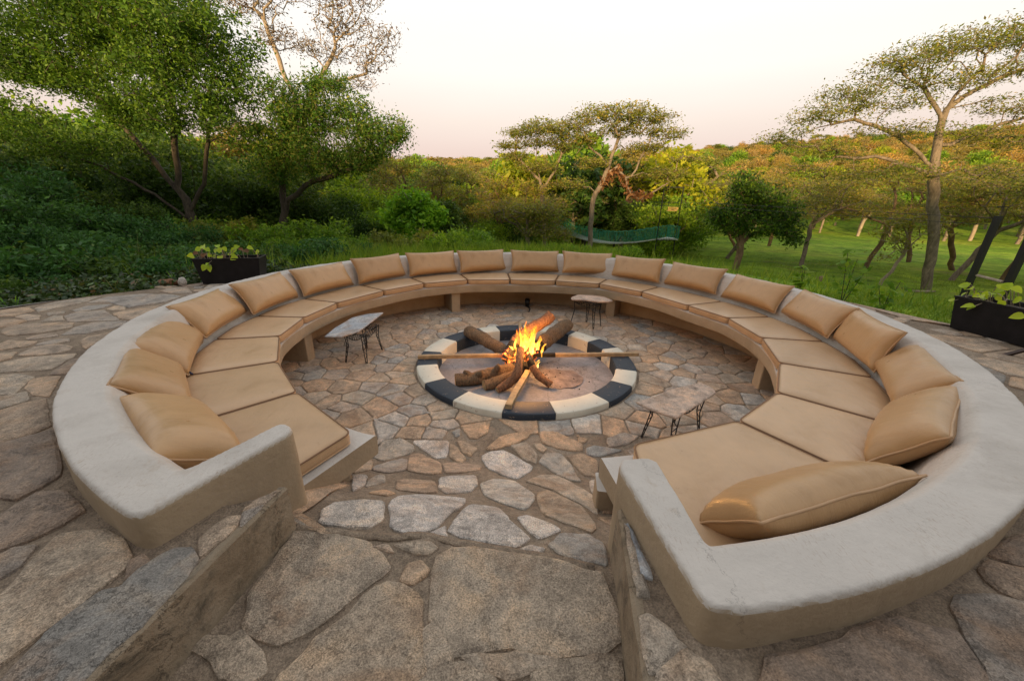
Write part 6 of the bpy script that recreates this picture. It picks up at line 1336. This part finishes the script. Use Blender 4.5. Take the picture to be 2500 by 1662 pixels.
tag(blades('lawn_grass', P_, .075, .018, rg, L_GRASS, .6), 'short green lawn grass at the right', None, None, 'stuff')
P_ = []
while len(P_) < 130:
    x, y = rg.normal(size=2) * (.5, .4); c = [(-6.2, 6.0), (-5.0, 7.2), (-7.4, 5.4), (-3.6, 8.4)][rg.integers(4)]; P_.append((c[0] + x, c[1] + y))
tag(blades('reed_grass', P_, .5, .009, rg, L_REED, .35), 'long pale arching grass stalks beyond the left terrace edge', None, None, 'stuff')
# dark leafy ground cover along the left terrace edge
C = []
while len(C) < 15000:
    a = rg.uniform(150, 215); r = RB(a) + .02 + 2.6 * rg.random() ** 1.3; x, y = polar(a, r); C.append((x, y, G(x, y) + .05 + .14 * rg.random() + .10 * max(0, nz3(x * 2, y * 2, 3)) + .06))
tag(quad_mesh('ground_cover', leaf_quads(np.array(C), .062, .6, rg, .5), L_COVER), 'dark leafy ground cover along the left edge of the terrace', None, None, 'stuff')
def tuft(label, x, y, n, h, seed):
    r2 = random.Random(seed); root = empty('grass_tuft', (x, y, G(x, y))); tag(root, label, 'grass tuft', 'spiky grass tufts at the left terrace edge'); mb = MB()
    for k in range(n):
        a = r2.uniform(0, 2 * PI); l = h * r2.uniform(.6, 1.1); t_ = r2.uniform(.15, .7); d = Vector((math.cos(a), math.sin(a), 0)); s_ = Vector((-d.y, d.x, 0)) * .011; V = []
        for i in range(5): u = i / 4; c = d * l * t_ * u * (.5 + u * .7) + Vector((0, 0, l * (u - .35 * t_ * u * u))); w_ = 1 - u * .9; V += [c - s_ * w_, c + s_ * w_]
        mb.add(V, [(2 * i, 2 * i + 1, 2 * i + 3, 2 * i + 2) for i in range(4)])
    mb.build('blades', L_REED if seed % 2 else L_BRIGHT, root)
for i, (x, y) in enumerate(((-5.15, 3.75), (-4.75, 4.45), (-5.6, 3.4), (-5.25, 4.6), (-4.5, 5.0))): tuft('pale spiky grass tuft growing against the left terrace edge', x, y, 13, .34, 90 + i)
# weeds behind the right part of the bench
def weed(label, x, y, h, seed):
    r2 = random.Random(seed); root = empty('tall_weed', (x, y, G(x, y))); tag(root, label, 'plant', 'tall weeds behind the right side of the bench'); st = MB(); C = []
    for s_ in range(3):
        dx, dy = r2.uniform(-.12, .2), r2.uniform(-.1, .1); P2 = [Vector((dx * u, dy * u, h * u * (1 - .12 * s_))) for u in (0, .3, .6, 1)]; st.tube(P2, [.008, .006, .005, .003], 4)
        for k in range(26): u = r2.uniform(.25, 1); C.append((dx * u + r2.gauss(0, .05), dy * u + r2.gauss(0, .05), h * u * (1 - .12 * s_) + r2.gauss(0, .02)))
    st.build('stem', M_BARK_DARK, root); quad_mesh('leaf_mass', leaf_quads(np.array(C), .085, .5, np.random.default_rng(seed), .3), L_GREEN, root)
weed('tallest dark green weed showing above the backrest at the right', 4.55, 5.15, .74, 1); weed('short dark weed right of the tallest weed above the backrest', 4.75, 4.75, .42, 2); weed('short dark weed left of the tallest weed above the backrest', 4.2, 5.5, .50, 3)
# fallen log and stump on the lawn
def deadwood(label, pts, rad, m_):
    mb = MB(); mb.tube(pts, rad, 8); tag(mb.build('fallen_log', m_, None, True), label, 'log', 'fallen wood on the lawn')
gz = lambda x, y, e=.06: (x, y, G(x, y) + e)
deadwood('long thin fallen log lying behind the round dark tree', [gz(8.3, 15.4), gz(9.4, 15.2, .09), gz(10.6, 15.3), gz(11.6, 15.0)], [.05, .07, .06, .04], M_BARK_RED)
deadwood('short rusty stump on the lawn right of the round dark tree', [gz(11.9, 14.9, -.05), (12.0, 14.9, G(12, 14.9) + .28), (12.15, 14.9, G(12, 14.9) + .36)], [.16, .11, .03], M_BARK_RED)
deadwood('pale fallen branch at the foot of the huge acacia', [gz(14.6, 14.0), gz(15.3, 13.9, .1), gz(15.9, 14.2)], [.03, .045, .03], M_BARK_PALE)
# ------------------------------------------------------------------ hanging bridge
br = empty('hanging_bridge', (6.9, 19, 0)); tag(br, 'sagging hanging footbridge with green netting sides behind the acacias', 'bridge')
path = [Vector(p) for p in ((7.75, 18.9, .30), (7.2, 19.0, .30), (6.3, 19.9, .03), (5.4, 21.0, -.16), (4.6, 22.3, -.19), (3.6, 24.0, .0), (2.6, 26.0, .45), (2.0, 27.4, .9))]
fine = []
for i in range(len(path) - 1):
    p0 = path[max(0, i - 1)]; p3 = path[min(len(path) - 1, i + 2)]
    for k in range(10):
        t_ = k / 10; a, b_, c, d = p0, path[i], path[i + 1], p3; fine.append(.5 * ((2 * b_) + (c - a) * t_ + (2 * a - 5 * b_ + 4 * c - d) * t_ * t_ + (3 * b_ - a - 3 * c + d) * t_ ** 3))
o3 = Vector((6.9, 19, 0)); mb = MB(); nets = MB(); ropes = [[], []]
M_NET = simple('green_netting', (.045, .33, .20), .6, .3, 20); M_DECK = simple('bridge_planks', (.48, .50, .46), .8, .3, 12)
for i in range(len(fine) - 1):
    a, b_ = fine[i], fine[i + 1]; t_ = (b_ - a); L_ = t_.length; t_.normalize(); s_ = Vector((t_.y, -t_.x, 0)).normalized() * .38
    mb.add([a - s_ - o3, a + s_ - o3, b_ + s_ - o3, b_ - s_ - o3, a - s_ - o3 - Vector((0, 0, .06)), a + s_ - o3 - Vector((0, 0, .06)), b_ + s_ - o3 - Vector((0, 0, .06)), b_ - s_ - o3 - Vector((0, 0, .06))], [(0, 1, 2, 3), (7, 6, 5, 4), (0, 4, 5, 1), (1, 5, 6, 2), (2, 6, 7, 3), (3, 7, 4, 0)])
    for sd_ in (-1, 1):
        ropes[sd_ > 0].append(a + s_ * sd_ - o3 + Vector((0, 0, .55 + .03 * math.sin(i * 2.1)))); n = max(2, int(L_ / .05))
        for k in range(n):
            q = a.lerp(b_, k / n) + s_ * sd_ - o3; e = rw.uniform(-.03, .03); nets.tube([q, q + Vector((e, 0, .52 + rw.uniform(-.07, .06)))], .0075, 3, cap=False)
mb.build('deck', M_DECK, br); no = nets.build('netting', M_NET, br); no['kind'] = 'stuff'
for r in ropes: q = MB(); q.tube(r, .012, 5); q.build('rope', M_NET, br)
for x, y in ((6.78, 18.7), (7.62, 18.6)):
    q = MB(); q.tube([(x - 6.9, y - 19, -1.3), (x - 6.9, y - 19, 2.6)], .024, 6); q.build('tower_pole', M_METAL, br)
for a, b_ in (((6.78, 18.7, 2.55), (7.62, 18.6, 2.55)), ((6.78, 18.7, .22), (7.62, 18.6, .22))): q = MB(); q.tube([Vector(a) - o3, Vector(b_) - o3], .018, 6); q.build('tower_beam', M_METAL, br)
M_SIGN = simple('sign_board', (.62, .42, .12), .6, .1, 10); q = MB(); pl = [(-.27, -.09), (.20, -.09), (.27, .02), (.25, .09), (-.24, .09), (-.20, 0)]
sg = empty('sign_board', (7.28, 18.62, 1.62)); tag(sg, 'small yellow wooden sign board hung between the bridge tower poles', 'sign')
loft(q, [[(x, .0, z) for x, z in pl], [(x, -.02, z) for x, z in pl]], cap_bot=True); q.build('board', M_SIGN, sg)
for z, w_ in ((.035, .34), (-.02, .14)):
    q = MB(); q.box((.0, -.023, z), (w_, .004, .022)); q.build('faded_lettering', M_DARKWOOD, sg)
q = MB(); q.tube([(-.22, 0, .09), (-.22, 0, .9)], .004, 3); q.tube([(.22, 0, .09), (.22, 0, .9)], .004, 3); q.build('hanger', M_METAL, sg)

# ------------------------------------------------------------------ unseen lodge added behind the camera to cast shade over the foreground
lodge = empty('added_shade_lodge', (-4, -8, Z_TER)); tag(lodge, 'unseen two storey thatched lodge added behind the terrace to shade the foreground', 'building')
M_PLASTER = simple('lodge_plaster', (.38, .29, .20), .9, .15, 3, (30, .4, .01)); M_THATCH = simple('thatch', (.17, .13, .08), .95, .35, 14, (60, 1, .05)); M_GLASS = simple('window_glass', (.03, .035, .04), .1, .1, 3)
def lb(nm, c, d, m_, par=None):
    q = MB(); q.box(c, d); return q.build(nm, m_, par or lodge)
for c_, d_ in (((0, -3, 2.9), (54, .3, 5.8)), ((-27, -6, 2.9), (.3, 5.6, 5.8)), ((27, -6, 2.9), (.3, 5.6, 5.8)), ((0, -9, 2.9), (54, .3, 5.8))): lb('wall', c_, d_, M_PLASTER)
lb('veranda_floor', (0, -1, .04), (54, 3.6, .12), M_MORTAR); lb('balcony_floor', (0, -1.2, 2.95), (54, 3.2, .16), M_DARKWOOD)
q = MB(); q.add([(-28, .6, 5.3), (28, .6, 5.3), (28, -6, 7.7), (-28, -6, 7.7), (28, -10.4, 5.3), (-28, -10.4, 5.3), (-28, .6, 5.05), (28, .6, 5.05), (28, -6, 7.4), (-28, -6, 7.4), (28, -10.4, 5.05), (-28, -10.4, 5.05)], [(0, 1, 2, 3), (3, 2, 4, 5), (7, 6, 9, 8), (8, 9, 11, 10), (0, 6, 7, 1), (5, 4, 10, 11), (1, 7, 8, 2), (2, 8, 10, 4), (0, 3, 9, 6), (3, 5, 11, 9)]); q.build('roof', M_THATCH, lodge)
for k in range(14):
    q = MB(); x = -26 + k * 4; q.tube([(x, .1, .1), (x + .04, .1, 2.9), (x, .1, 5.4)], [.12, .105, .10], 9); q.build('veranda_post', M_BARK_RED, lodge, True)
for k in range(13):
    x = -24 + k * 4; door = k in (5, 8); w_ = lb('door_frame' if door else 'window_frame', (x, -2.82, 1.15 if door else 1.5), (1.5, .06, 2.1 if door else 1.3), M_DARKWOOD); lb('pane', (x, -2.78, 1.15 if door else 1.5), (1.3, .03, 1.9 if door else 1.1), M_GLASS, w_)
    w_ = lb('window_frame', (x, -2.82, 4.3), (1.5, .06, 1.3), M_DARKWOOD); lb('pane', (x, -2.78, 4.3), (1.3, .03, 1.1), M_GLASS, w_)
